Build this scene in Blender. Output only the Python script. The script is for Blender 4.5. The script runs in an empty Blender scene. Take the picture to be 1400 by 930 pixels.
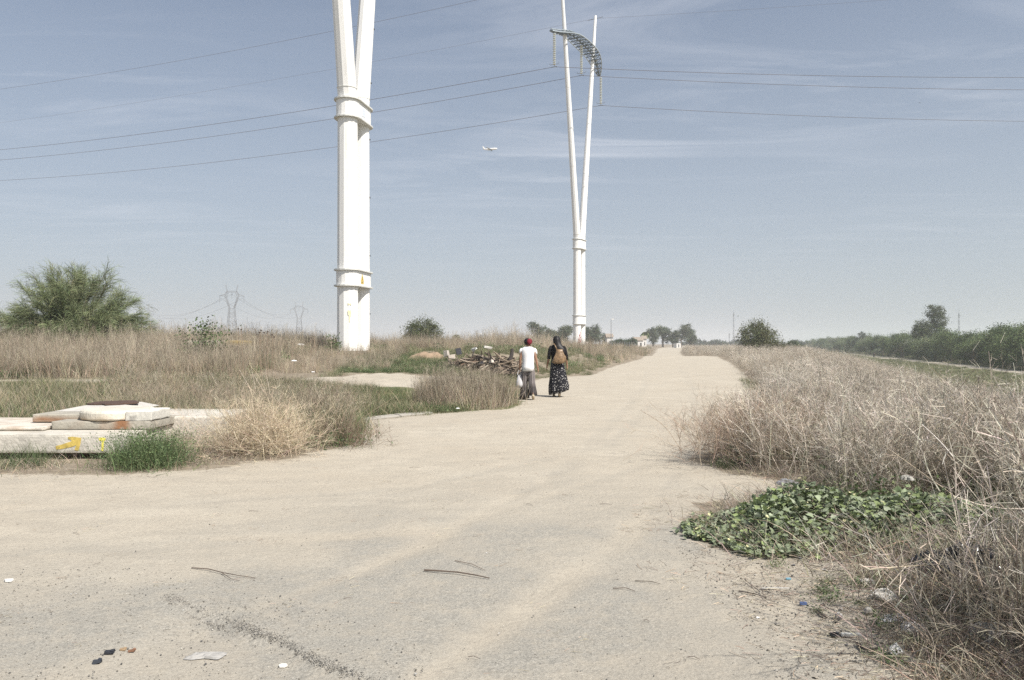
import bpy, math, random
import numpy as np
from mathutils import Vector, Matrix

S = bpy.context.scene
R = math.radians
rng = np.random.default_rng(7)
random.seed(7)

# ------------------------------------------------------------------ camera
EYE = 1.52
FPX = 1100.0                     # focal length in photo pixels (1400 wide)
cam_d = bpy.data.cameras.new('camera')
cam = bpy.data.objects.new('camera', cam_d)
S.collection.objects.link(cam)
cam.location = (0, 0, EYE)
cam.rotation_euler = (R(90), 0, 0)
cam_d.sensor_width = 36.0
cam_d.lens = 36.0 * FPX / 1400
cam_d.shift_y = 5.0 / 1400       # horizon 5 px under the middle
cam_d.clip_start = 0.05
cam_d.clip_end = 30000
S.camera = cam

# ------------------------------------------------------------------ sky and sun
SUN = Vector((0.62, -0.56, 0.98)).normalized()
elev = math.asin(SUN.z)
azim = math.atan2(SUN.x, SUN.y)
W = bpy.data.worlds.new('World')
S.world = W
W.use_nodes = True
nt = W.node_tree
for n in list(nt.nodes):
    nt.nodes.remove(n)
def N(tree, t, **kw):
    n = tree.nodes.new(t)
    for k, v in kw.items():
        setattr(n, k, v)
    return n
L = nt.links
out = N(nt, 'ShaderNodeOutputWorld')
bg = N(nt, 'ShaderNodeBackground')
bg.inputs['Strength'].default_value = 0.091
sky = N(nt, 'ShaderNodeTexSky', sky_type='NISHITA')
sky.sun_disc = False
sky.sun_elevation = elev
sky.sun_rotation = azim
sky.altitude = 0
sky.air_density = 0.8
sky.dust_density = 1.6
sky.ozone_density = 1.0
tc = N(nt, 'ShaderNodeTexCoord')
# thin high cloud: stretched noise over a plane far above, fading to the horizon
sep = N(nt, 'ShaderNodeSeparateXYZ')
L.new(tc.outputs['Generated'], sep.inputs[0])
zc = N(nt, 'ShaderNodeMath', operation='MAXIMUM'); zc.inputs[1].default_value = 0.06
L.new(sep.outputs['Z'], zc.inputs[0])
dx = N(nt, 'ShaderNodeMath', operation='DIVIDE'); L.new(sep.outputs['X'], dx.inputs[0]); L.new(zc.outputs[0], dx.inputs[1])
dy = N(nt, 'ShaderNodeMath', operation='DIVIDE'); L.new(sep.outputs['Y'], dy.inputs[0]); L.new(zc.outputs[0], dy.inputs[1])
cv = N(nt, 'ShaderNodeCombineXYZ'); L.new(dx.outputs[0], cv.inputs[0]); L.new(dy.outputs[0], cv.inputs[1])
mp = N(nt, 'ShaderNodeMapping'); mp.inputs['Rotation'].default_value = (0, 0, R(28)); mp.inputs['Scale'].default_value = (0.55, 1.5, 1)
L.new(cv.outputs[0], mp.inputs[0])
n1 = N(nt, 'ShaderNodeTexNoise'); n1.inputs['Scale'].default_value = 1.1; n1.inputs['Detail'].default_value = 9; n1.inputs['Roughness'].default_value = 0.62; n1.inputs['Distortion'].default_value = 0.9
L.new(mp.outputs[0], n1.inputs['Vector'])
n2 = N(nt, 'ShaderNodeTexNoise'); n2.inputs['Scale'].default_value = 0.35; n2.inputs['Detail'].default_value = 3
L.new(cv.outputs[0], n2.inputs['Vector'])
r1 = N(nt, 'ShaderNodeMapRange'); r1.inputs[1].default_value = 0.46; r1.inputs[2].default_value = 0.78
L.new(n1.outputs[0], r1.inputs[0])
r2 = N(nt, 'ShaderNodeMapRange'); r2.inputs[1].default_value = 0.40; r2.inputs[2].default_value = 0.62
L.new(n2.outputs[0], r2.inputs[0])
mc = N(nt, 'ShaderNodeMath', operation='MULTIPLY'); L.new(r1.outputs[0], mc.inputs[0]); L.new(r2.outputs[0], mc.inputs[1])
hz = N(nt, 'ShaderNodeMapRange'); hz.inputs[1].default_value = 0.07; hz.inputs[2].default_value = 0.2
L.new(sep.outputs['Z'], hz.inputs[0])
mc0 = mc; mc = N(nt, 'ShaderNodeMath', operation='MULTIPLY'); L.new(mc0.outputs[0], mc.inputs[0]); L.new(hz.outputs[0], mc.inputs[1])
CLOUD = N(nt, 'ShaderNodeMath', operation='MULTIPLY'); L.new(mc.outputs[0], CLOUD.inputs[0]); CLOUD.inputs[1].default_value = 0.55
# veil of haze over the whole sky, thicker towards the horizon
SKYGREY = (4.35, 4.76, 5.18, 1)
veil = N(nt, 'ShaderNodeMapRange'); veil.inputs[1].default_value = 0.0; veil.inputs[2].default_value = 0.42
veil.inputs[3].default_value = 0.80; veil.inputs[4].default_value = 0.24
L.new(sep.outputs['Z'], veil.inputs[0])
mv = N(nt, 'ShaderNodeMix', data_type='RGBA')
L.new(veil.outputs[0], mv.inputs['Factor']); L.new(sky.outputs[0], mv.inputs[6]); mv.inputs[7].default_value = SKYGREY
mx = N(nt, 'ShaderNodeMix', data_type='RGBA')
L.new(CLOUD.outputs[0], mx.inputs['Factor']); L.new(mv.outputs[2], mx.inputs[6]); mx.inputs[7].default_value = (7.8, 8.0, 8.6, 1)
L.new(mx.outputs[2], bg.inputs['Color'])
L.new(bg.outputs[0], out.inputs[0])

sd_ = bpy.data.lights.new('sun', 'SUN')
sd_.energy = 5.0
sd_.angle = R(0.6)
sd_.color = (1.0, 0.955, 0.89)
sun = bpy.data.objects.new('sun', sd_)
S.collection.objects.link(sun)
sun.rotation_euler = SUN.to_track_quat('Z', 'Y').to_euler()
sun.location = (20, -20, 30)

S.view_settings.view_transform = 'Standard'
S.view_settings.look = 'None'
S.view_settings.exposure = 0.36
S.view_settings.gamma = 1.0
S.render.engine = 'CYCLES'
S.cycles.use_denoising = False
S.cycles.denoising_input_passes = 'RGB_ALBEDO_NORMAL'
S.cycles.denoising_prefilter = 'ACCURATE'
S.cycles.volume_bounces = 1
S.cycles.max_bounces = 6
S.cycles.transparent_max_bounces = 8

# ------------------------------------------------------------------ helpers
C = S.collection
def tag(o, label=None, cat=None, group=None, kind=None):
    if label: o['label'] = label
    if cat: o['category'] = cat
    if group: o['group'] = group
    if kind: o['kind'] = kind
    return o
def empty(name, loc, rz=0.0, **kw):
    o = bpy.data.objects.new(name, None)
    C.objects.link(o)
    o.location = loc
    o.rotation_euler = (0, 0, rz)
    o.empty_display_size = 0.1
    return tag(o, **kw)
def link(name, me, m, parent=None, **kw):
    o = bpy.data.objects.new(name, me)
    C.objects.link(o)
    if m is not None and len(me.materials) == 0:
        me.materials.append(m)
    if parent: o.parent = parent
    return tag(o, **kw)
def copy_tree(o, parent=None):
    c = o.copy()
    C.objects.link(c)
    if parent: c.parent = parent
    for ch in list(o.children):
        copy_tree(ch, c)
    return c

class MB:
    """collects faces and per-vertex colours, then builds one mesh"""
    def __init__(s):
        s.v = []; s.f = []; s.c = []; s.n = 0
    def add(s, verts, faces, col=(1, 1, 1)):
        verts = np.asarray(verts, float).reshape(-1, 3)
        s.v.append(verts)
        for f in faces: s.f.append(tuple(int(i) + s.n for i in f))
        col = np.asarray(col, float)
        if col.ndim == 1: col = np.tile(col, (len(verts), 1))
        s.c.append(col)
        s.n += len(verts)
        return s
    def arr(s, verts, faces, cols):
        """numpy bulk: verts (n,3), faces (m,k)"""
        s.v.append(verts); s.f.append(np.asarray(faces) + s.n)
        s.c.append(cols); s.n += len(verts)
        return s
    def box(s, c, size, rot=None, col=(1, 1, 1), jit=0.0):
        x, y, z = [a / 2 for a in size]
        v = np.array([(-x, -y, -z), (x, -y, -z), (x, y, -z), (-x, y, -z), (-x, -y, z), (x, -y, z), (x, y, z), (-x, y, z)], float)
        if jit: v += rng.normal(0, jit, v.shape)
        if rot is not None: v = v @ np.array(rot.to_3x3() if hasattr(rot, 'to_3x3') else rot).T
        v += np.array(c)
        return s.add(v, [(3, 2, 1, 0), (4, 5, 6, 7), (0, 1, 5, 4), (1, 2, 6, 5), (2, 3, 7, 6), (3, 0, 4, 7)], col)
    def bar(s, a, b, w, col=(1, 1, 1), sides=4, w2=None):
        a = np.array(a, float); b = np.array(b, float)
        w2 = w if w2 is None else w2
        t = b - a; t /= np.linalg.norm(t) + 1e-9
        u = np.cross(t, (0, 0, 1.0))
        if np.linalg.norm(u) < 1e-3: u = np.array((1.0, 0, 0))
        u /= np.linalg.norm(u); w_ = np.cross(t, u)
        an = np.arange(sides) * 2 * np.pi / sides + np.pi / sides
        ring = np.cos(an)[:, None] * u + np.sin(an)[:, None] * w_
        v = np.vstack([a + ring * w / 2, b + ring * w2 / 2])
        f = [(i, (i + 1) % sides, (i + 1) % sides + sides, i + sides) for i in range(sides)]
        f += [tuple(range(sides))[::-1], tuple(range(sides, 2 * sides))]
        return s.add(v, f, col)
    def tube(s, pts, rad, sides=6, col=(1, 1, 1), cap=True):
        pts = np.array(pts, float); k = len(pts)
        rad = np.full(k, rad) if np.isscalar(rad) else np.array(rad, float)
        tg = np.gradient(pts, axis=0); tg /= np.linalg.norm(tg, axis=1)[:, None] + 1e-9
        ref = np.array((0, 0, 1.0)) if abs(tg[0][2]) < .9 else np.array((0, 1.0, 0))
        v = []
        an = np.arange(sides) * 2 * np.pi / sides
        for i in range(k):
            u = np.cross(tg[i], ref); u /= np.linalg.norm(u) + 1e-9
            w_ = np.cross(tg[i], u); ref = np.cross(u, tg[i])
            v.append(pts[i] + rad[i] * (np.cos(an)[:, None] * u + np.sin(an)[:, None] * w_))
        f = []
        for i in range(k - 1):
            for j in range(sides):
                j2 = (j + 1) % sides
                f.append((i * sides + j, i * sides + j2, (i + 1) * sides + j2, (i + 1) * sides + j))
        if cap: f += [tuple(range(sides))[::-1], tuple(range((k - 1) * sides, k * sides))]
        return s.add(np.vstack(v), f, col)
    def loft(s, rings, cap=True, col=None):
        """rings: list of (m,3) arrays"""
        m = len(rings[0]); f = []
        for i in range(len(rings) - 1):
            for j in range(m):
                j2 = (j + 1) % m
                f.append((i * m + j, i * m + j2, (i + 1) * m + j2, (i + 1) * m + j))
        if cap: f += [tuple(range(m))[::-1], tuple(range((len(rings) - 1) * m, len(rings) * m))]
        return s.add(np.vstack(rings), f, (1, 1, 1) if col is None else col)
    def mesh(s, name, smooth=False):
        me = bpy.data.meshes.new(name)
        v = np.vstack(s.v).astype(np.float32)
        tot = []; idx = []
        for f in s.f:
            if isinstance(f, np.ndarray):
                tot.append(np.full(len(f), f.shape[1])); idx.append(f.ravel())
            else:
                tot.append(np.array([len(f)])); idx.append(np.array(f))
        tot = np.concatenate(tot).astype(np.int32); idx = np.concatenate(idx).astype(np.int32)
        st = np.concatenate([[0], np.cumsum(tot)[:-1]]).astype(np.int32)
        me.vertices.add(len(v)); me.vertices.foreach_set('co', v.ravel())
        me.loops.add(len(idx)); me.loops.foreach_set('vertex_index', idx)
        me.polygons.add(len(tot)); me.polygons.foreach_set('loop_start', st); me.polygons.foreach_set('loop_total', tot)
        me.update(calc_edges=True)
        c = np.vstack(s.c); c = np.hstack([c, np.ones((len(c), 1))]).astype(np.float32)
        at = me.color_attributes.new('Col', 'FLOAT_COLOR', 'POINT')
        at.data.foreach_set('color', c.ravel())
        me.polygons.foreach_set('use_smooth', np.full(len(tot), smooth))
        me.validate()
        return me
    def build(s, name, m, parent=None, smooth=False, **kw):
        return link(name, s.mesh(name, smooth), m, parent, **kw)

def norm(a): return a / (np.linalg.norm(a, axis=-1, keepdims=True) + 1e-9)
def ribbons(mb, P, Wd, Cl):
    """P (N,K,3) paths, Wd (N,K) widths, Cl (N,3) colours -> thin flat strands"""
    n, k, _ = P.shape
    T = norm(np.gradient(P, axis=1))
    ref = norm(rng.normal(size=(n, 1, 3)))
    sd = norm(np.cross(T, ref)) * Wd[..., None] / 2
    V = np.stack([P - sd, P + sd], axis=2).reshape(-1, 3)
    b = (np.arange(n) * k * 2)[:, None] + (np.arange(k - 1) * 2)[None]
    F = np.stack([b, b + 1, b + 3, b + 2], axis=-1).reshape(-1, 4)
    mb.arr(V, F, np.repeat(Cl, k * 2, axis=0))
def leaves(mb, P, size, Cl, up=0.3, asp=0.55, nrm=None):
    """quad leaves (diamond shaped) at P"""
    n = len(P)
    nr = norm(rng.normal(size=(n, 3)) + np.array((0, 0, up))) if nrm is None else nrm
    a = norm(np.cross(nr, norm(rng.normal(size=(n, 3)))))
    b = np.cross(nr, a)
    sz = (size if not np.isscalar(size) else np.full(n, size))[:, None]
    V = np.stack([P - a * sz * .5, P - b * sz * asp * .5 + nr * sz * .08, P + a * sz * .5, P + b * sz * asp * .5 + nr * sz * .08], axis=1).reshape(-1, 3)
    F = np.arange(n * 4).reshape(n, 4)
    mb.arr(V, F, np.repeat(Cl, 4, axis=0))
def colvar(base, n, s=0.15, hue=0.05):
    c = np.array(base)[None] * (1 + rng.normal(0, s, (n, 1))) * (1 + rng.normal(0, hue, (n, 3)))
    return np.clip(c, 0.005, 0.9)

def ss(a, b, x):
    t = np.clip((x - a) / (b - a), 0, 1)
    return t * t * (3 - 2 * t)
def vnoise(x, y, seed=0):
    """smooth value noise, about -1..1"""
    x = np.asarray(x, float); y = np.asarray(y, float)
    xi = np.floor(x); yi = np.floor(y); xf = x - xi; yf = y - yi
    xf = xf * xf * (3 - 2 * xf); yf = yf * yf * (3 - 2 * yf)
    def h(a, b):
        q = np.sin(a * 127.1 + b * 311.7 + seed * 74.7) * 43758.5453
        return (q - np.floor(q)) * 2 - 1
    return (h(xi, yi) * (1 - xf) + h(xi + 1, yi) * xf) * (1 - yf) + (h(xi, yi + 1) * (1 - xf) + h(xi + 1, yi + 1) * xf) * yf

# ------------------------------------------------------------------ materials
def pmat(name, col=(.5, .5, .5), rough=.8, attr=False, spec=.3, metal=0, noise=0, nscale=5, bump=0, bscale=30, trans=0, randv=0):
    m = bpy.data.materials.new(name)
    m.use_nodes = True
    t = m.node_tree; P = t.nodes['Principled BSDF']
    P.inputs['Roughness'].default_value = rough
    P.inputs['Metallic'].default_value = metal
    P.inputs['Specular IOR Level'].default_value = spec
    rgb = N(t, 'ShaderNodeRGB'); rgb.outputs[0].default_value = (*col, 1)
    src = rgb.outputs[0]
    if attr:
        a = N(t, 'ShaderNodeAttribute'); a.attribute_name = 'Col'
        mm = N(t, 'ShaderNodeMix', data_type='RGBA', blend_type='MULTIPLY'); mm.inputs[0].default_value = 1
        t.links.new(a.outputs['Color'], mm.inputs[6]); t.links.new(src, mm.inputs[7]); src = mm.outputs[2]
    if noise:
        tcn = N(t, 'ShaderNodeTexCoord')
        nz = N(t, 'ShaderNodeTexNoise'); nz.inputs['Scale'].default_value = nscale; nz.inputs['Detail'].default_value = 6
        nz.inputs['Roughness'].default_value = .65
        t.links.new(tcn.outputs['Object'], nz.inputs['Vector'])
        mr = N(t, 'ShaderNodeMapRange'); mr.inputs[1].default_value = .3; mr.inputs[2].default_value = .7
        mr.inputs[3].default_value = 1 - noise; mr.inputs[4].default_value = 1 + noise
        t.links.new(nz.outputs[0], mr.inputs[0])
        hv = N(t, 'ShaderNodeHueSaturation'); t.links.new(mr.outputs[0], hv.inputs['Value']); t.links.new(src, hv.inputs['Color'])
        src = hv.outputs[0]
    if randv:
        oi = N(t, 'ShaderNodeObjectInfo')
        mr = N(t, 'ShaderNodeMapRange'); mr.inputs[3].default_value = 1 - randv; mr.inputs[4].default_value = 1 + randv
        t.links.new(oi.outputs['Random'], mr.inputs[0])
        hv = N(t, 'ShaderNodeHueSaturation'); t.links.new(mr.outputs[0], hv.inputs['Value']); t.links.new(src, hv.inputs['Color'])
        src = hv.outputs[0]
    t.links.new(src, P.inputs['Base Color'])
    if bump:
        tcn = N(t, 'ShaderNodeTexCoord')
        nz = N(t, 'ShaderNodeTexNoise'); nz.inputs['Scale'].default_value = bscale; nz.inputs['Detail'].default_value = 5
        t.links.new(tcn.outputs['Object'], nz.inputs['Vector'])
        bp = N(t, 'ShaderNodeBump'); bp.inputs['Strength'].default_value = bump; bp.inputs['Distance'].default_value = .02
        t.links.new(nz.outputs[0], bp.inputs['Height']); t.links.new(bp.outputs[0], P.inputs['Normal'])
    if trans:
        tr = N(t, 'ShaderNodeBsdfTranslucent'); t.links.new(src, tr.inputs[0])
        ms = N(t, 'ShaderNodeMixShader'); ms.inputs[0].default_value = trans
        t.links.new(P.outputs[0], ms.inputs[1]); t.links.new(tr.outputs[0], ms.inputs[2])
        t.links.new(ms.outputs[0], t.nodes['Material Output'].inputs[0])
    return m
M = {}
M['dry'] = pmat('dry_stems', (1, 1, 1), .75, attr=True, trans=.04, randv=.34, spec=.25)
M['green'] = pmat('green_leaves', (1, 1, 1), .6, attr=True, trans=.15, randv=.25, spec=.2)
M['foliage'] = pmat('tree_foliage', (1, 1, 1), .6, attr=True, trans=.10, spec=.15)
M['bark'] = pmat('bark', (.16, .13, .10), .9, noise=.3, nscale=8, bump=.5)
M['white_paint'] = pmat('white_paint', (.78, .77, .74), .45, noise=.03, nscale=1.2, bump=.03, bscale=3)
t = M['white_paint'].node_tree; P = t.nodes['Principled BSDF']; src = P.inputs['Base Color'].links[0].from_socket
tcn = N(t, 'ShaderNodeTexCoord'); mpp = N(t, 'ShaderNodeMapping'); mpp.inputs['Scale'].default_value = (4, 4, .22); t.links.new(tcn.outputs['Object'], mpp.inputs[0])
nz = N(t, 'ShaderNodeTexNoise'); nz.inputs['Scale'].default_value = 1.6; nz.inputs['Detail'].default_value = 8; nz.inputs['Roughness'].default_value = .7; t.links.new(mpp.outputs[0], nz.inputs['Vector'])
mr = N(t, 'ShaderNodeMapRange'); mr.inputs[1].default_value = .56; mr.inputs[2].default_value = .74; mr.inputs[4].default_value = .55; t.links.new(nz.outputs[0], mr.inputs[0])
mm = N(t, 'ShaderNodeMix', data_type='RGBA'); t.links.new(mr.outputs[0], mm.inputs[0]); t.links.new(src, mm.inputs[6]); mm.inputs[7].default_value = (.50, .46, .39, 1); t.links.new(mm.outputs[2], P.inputs['Base Color'])
M['flange'] = pmat('flange_steel', (.60, .60, .57), .55, noise=.12, nscale=8)
M['galv'] = pmat('galvanised_steel', (.42, .47, .50), .5, metal=.35, noise=.15, nscale=2)
M['darksteel'] = pmat('dark_steel', (.09, .11, .12), .6)
M['farsteel'] = pmat('far_steel', (.18, .19, .20), .7)
M['wire'] = pmat('wire', (.12, .10, .10), .6)
M['glassdisc'] = pmat('insulator_glass', (.62, .64, .58), .25, spec=.5)
M['bolt'] = pmat('bolt', (.05, .05, .05), .6)
M['yellow'] = pmat('yellow_paint', (.56, .42, .11), .8, noise=.4, nscale=14)
M['yellow2'] = pmat('pale_yellow_paint', (.72, .66, .12), .7, noise=.25, nscale=14)
M['red'] = pmat('red_spray', (.35, .04, .05), .7)
M['black'] = pmat('black_mark', (.02, .02, .02), .6)
M['concrete'] = pmat('concrete', (1, 1, 1), .9, attr=True, noise=.16, nscale=6, bump=.5, bscale=25)
M['cloth'] = pmat('cloth', (1, 1, 1), .9, attr=True, spec=.1)
M['skin'] = pmat('skin', (.30, .17, .11), .6)
M['hair'] = pmat('black_hair', (.012, .010, .010), .5)
M['plastic'] = pmat('plastic_film', (1, 1, 1), .4, attr=True, trans=.25, spec=.4)
M['blackfilm'] = pmat('black_film', (.012, .013, .016), .22, spec=.6, noise=.3, nscale=20)
M['litter'] = pmat('litter', (1, 1, 1), .6, attr=True)
M['wood'] = pmat('dead_wood', (1, 1, 1), .85, attr=True, noise=.25, nscale=10)
M['earth'] = pmat('earth', (.30, .22, .15), .95, noise=.2, nscale=5, bump=.6)
M['wall'] = pmat('white_render', (.72, .70, .66), .9, noise=.08)
M['rooftile'] = pmat('roof_tile', (.30, .25, .20), .9, noise=.2)
M['window'] = pmat('window_glass', (.04, .05, .06), .2, spec=.5)

# ------------------------------------------------------------------ terrain
ROAD = np.array([(2.2, 2.0), (1.58, 3.63), (1.35, 4.6), (1.42, 5.5), (1.40, 6.6), (1.73, 7.6), (3.1, 8.3), (2.45, 9.6), (2.4, 10.5), (3.1, 12.2),
    (4.2, 15), (5.3, 18), (7.0, 22.3), (8.4, 27.9), (12.0, 41.8), (18.0, 67), (21.7, 84), (20.6, 89), (20.2, 95), (29, 139), (44.5, 209), (51, 239), (69, 320), (105, 480),
    (97, 480), (61, 320), (43, 239), (24.8, 139), (16.6, 96), (15.4, 91), (8.2, 60), (5.6, 48), (3.8, 38.5), (1.3, 35.5), (.45, 30), (.25, 24), (.25, 20.5), (-.1, 18.6), (-1.0, 18), (-1.6, 17.4),
    (-2.95, 15.9), (-3.0, 15.0), (-2.4, 12.9), (-2.45, 12.1), (-2.9, 10.8), (-3.6, 9.85), (-4.65, 9.35), (-6.0, 9.35), (-20, 9.6), (-60, 12), (-60, -30), (8, -30), (4, -3)])
PATH2 = np.array([(-40, 26.2), (-20, 25.6), (-8, 24.5), (-5.5, 23.6), (-2.2, 23.4), (-1.6, 26), (-1.8, 31), (-5.8, 31.3), (-7.5, 27.6), (-20, 27.3), (-40, 28.2)])
RIV = np.array([(50, 44), (60, 76.5), (69, 107), (116, 265), (155, 395), (160, 395), (120.5, 263), (71.7, 105), (62.6, 75), (52.6, 43)])
def poly_sd(x, y, poly):
    """signed distance, negative inside"""
    x = np.asarray(x, float); y = np.asarray(y, float)
    d = np.full(x.shape, 1e9); ins = np.zeros(x.shape, bool)
    for i in range(len(poly)):
        ax, ay = poly[i]; bx, by = poly[(i + 1) % len(poly)]
        ex, ey = bx - ax, by - ay
        t = np.clip(((x - ax) * ex + (y - ay) * ey) / (ex * ex + ey * ey), 0, 1)
        d = np.minimum(d, np.hypot(x - ax - t * ex, y - ay - t * ey))
        c = ((ay > y) != (by > y)) & (x < (bx - ax) * (y - ay) / (by - ay + 1e-12) + ax)
        ins ^= c
    return np.where(ins, -d, d)
CY = np.array([-30, 9, 12, 16, 19, 22, 28, 37, 48, 60, 93, 139, 239, 480, 3000.])
CX = np.array([-6, -0.5, 0.3, 1.2, 2.2, 3.6, 5, 7.2, 9.7, 12.5, 19, 27, 47, 100, 600.])
def leftm(x, y): return np.asarray(x) < np.interp(y, CY, CX)
def XC(y): return 6.3 + 0.325 * (np.maximum(y, 2) - 11)
def H(x, y, sd=None):
    x = np.asarray(x, float); y = np.asarray(y, float)
    if sd is None: sd = poly_sd(x, y, ROAD)
    f = .10 * ss(10, 15, y) + .20 * ss(17, 24, y) + .85 * ss(30, 41, y) - .35 * ss(48, 80, y) - .35 * ss(90, 260, y)
    zl = f * ss(0, 4.5, sd)
    zr = -2.6 * ss(0, 14, x - XC(y)) * ss(-5, 12, y) + .10 * ss(0, 1.5, sd) * (x - XC(y) < 8)
    z = np.where(leftm(x, y), zl, zr)
    off = ss(0, 1.2, sd)
    z = z + off * (.05 * vnoise(x * .9, y * .9, 1) + .03 * vnoise(x * 2.7, y * 2.7, 2)) + .012 * vnoise(x * .7, y * .7, 3) + .005 * vnoise(x * 3, y * 3, 4)
    # hump in the road far off
    z = z + (.20 * np.exp(-((y - 86) / 3.) ** 2) - .4 * np.exp(-((y - 92) / 2.5) ** 2)) * (np.abs(x - 18) < 30)
    # little step of the broken asphalt layer (lower left) - the crack line
    e = (y - (4.71 - .845 * (x + 1.93)))
    low = ss(.04, -.04, e + .05 * vnoise(x * 5, y * 5, 8)) * ss(-2.05, -1.7, x) * ss(.3, -.2, x) * (y > 2)
    z = z - .034 * low
    return z

def P3(px, py, Y): return np.array(((px - 700) / FPX * Y, Y, EYE - (py - 470) / FPX * Y))
def G(px, py, ymin=2.5, ymax=400):
    ys = np.geomspace(ymin, ymax, 4000)
    xs = (px - 700) / FPX * ys; zs = EYE - (py - 470) / FPX * ys
    h = H(xs, ys); i = np.argmax(h >= zs)
    return np.array((xs[i], ys[i], h[i]))
def GZ(x, y): return float(H(np.array([x]), np.array([y]))[0])

def axis(segs):
    out_ = []
    for a, b, s0, s1 in segs:
        v = a; k = 0
        pts = [a]
        while pts[-1] < b:
            t = (pts[-1] - a) / (b - a); pts.append(pts[-1] + s0 + (s1 - s0) * t)
        pts = np.array(pts); pts = a + (pts - a) * (b - a) / (pts[-1] - a)
        out_.append(pts[:-1])
    out_.append([segs[-1][1]])
    return np.concatenate(out_)
xs = axis([(-5200, -400, 900, 80), (-400, -60, 60, 4), (-60, -10, 4, .25), (-10, -3, .2, .07), (-3, 4, .055, .055), (4, 14, .08, .3), (14, 80, .35, 2.2), (80, 400, 3, 50), (400, 5200, 80, 900)])
ys = axis([(-60, 2, 20, .2), (2, 10, .05, .055), (10, 24, .06, .25), (24, 60, .28, .8), (60, 140, .9, 3), (140, 480, 4, 20), (480, 5200, 50, 900)])
XX, YY = np.meshgrid(xs, ys)
SD = poly_sd(XX, YY, ROAD)
ZZ = H(XX, YY, SD)
ny, nx = XX.shape
wob = .12 * vnoise(XX * 3, YY * 3, 5) + .07 * vnoise(XX * 9, YY * 9, 6)
mroad = ss(.22, -.22, SD + wob)
SP2 = poly_sd(XX, YY, PATH2); mp2 = ss(.5, -.5, SP2 + 2.5 * wob)
SR = poly_sd(XX, YY, RIV); mriv = ss(.8, -.3, SR + wob)
SANDR = np.array([(1.3, 3.0), (1.9, 3.0), (2.15, 4.0), (2.3, 5.0), (2.2, 5.7), (1.2, 5.8), (1.2, 4.5)])
msand = ss(.25, -.25, poly_sd(XX, YY, SANDR) + wob * 1.5)
# masks: r = sandy dirt, g = worn asphalt showing, b = green earth, a = gravelly debris
asph = ss(0, 1, .5 + .9 * vnoise(XX * .55 + YY * .3, YY * .42 - XX * .2, 11) + .7 * vnoise(XX * 1.9 + YY, YY * 1.7 - XX * .8, 12) - .15)
cen = np.exp(-((XX - .3 - .03 * YY) / 2.0) ** 2) * ss(10.5, 5.5, YY) + .7 * np.exp(-((XX + 3.2) / 1.6) ** 2 - ((YY - 4.6) / 1.6) ** 2)
asph = np.clip(cen * (.60 + 1.1 * asph), 0, 1) * (YY > 0)
edge = (YY - (4.71 - .845 * (XX + 1.93)))
gravel = np.exp(-((edge - .03 + .1 * vnoise(XX * 4, YY * 4, 13)) / .13) ** 2) * ss(-2.3, -1.8, XX) * ss(.2, -.3, XX)
trk = np.zeros_like(XX)
for line in (((-2.2, 3.3), (-.7, 6), (.7, 10), (2.0, 16), (4.6, 28), (8, 48)), ((-.6, 3.3), (.8, 6), (2.1, 10), (3.6, 16), (6.3, 28), (10, 48)), ((-14, 7.8), (-5, 7.2), (-1.2, 8.4), (1.4, 12), (3.4, 20)), ((-14, 6.2), (-5, 5.5), (-.6, 6.6), (2.6, 11.5), (5, 20))):
    dd = np.full(XX.shape, 1e9)
    for (ax, ay), (bx, by) in zip(line[:-1], line[1:]):
        tt = np.clip(((XX - ax) * (bx - ax) + (YY - ay) * (by - ay)) / ((bx - ax) ** 2 + (by - ay) ** 2), 0, 1)
        dd = np.minimum(dd, np.hypot(XX - ax - tt * (bx - ax), YY - ay - tt * (by - ay)))
    trk = np.maximum(trk, np.exp(-((dd + .10 * vnoise(XX * .8, YY * .8, 14)) / .12) ** 2) * np.clip(.95 + .8 * vnoise(XX * 1.1, YY * 1.1, 15), 0, 1))
asph = np.where(asph > .25, asph * (1 - .85 * trk), asph + .22 * trk)
ZZ = ZZ - .010 * trk * (mroad > .5)
asph = np.clip(asph + gravel * 1.0, 0, 1)
dirt = np.clip(mroad + mp2 + mriv + msand * .9, 0, 1)
green = np.where(leftm(XX, YY), ss(13, 20, YY) * ss(30, 24, YY), ss(5, 14, XX - XC(YY)))
green = np.clip(green + .4 * ss(30, 33, YY) * ss(40, 36, YY) * ss(-8, -5, XX) * ss(1, -1, XX), 0, 1)
vv = np.stack([XX, YY, ZZ], -1).reshape(-1, 3)
ii = np.arange(ny * nx).reshape(ny, nx)
quads = np.stack([ii[:-1, :-1], ii[:-1, 1:], ii[1:, 1:], ii[1:, :-1]], -1).reshape(-1, 4)
cc = np.stack([dirt, asph * mroad, green], -1).reshape(-1, 3)
def favg(a): return ((a[:-1, :-1] + a[:-1, 1:] + a[1:, 1:] + a[1:, :-1]) / 4).ravel()
fr = favg(mroad) > .5; fp = (favg(mp2) > .5) & ~fr; fv = (favg(mriv) > .5) & ~fr & ~fp
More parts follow.
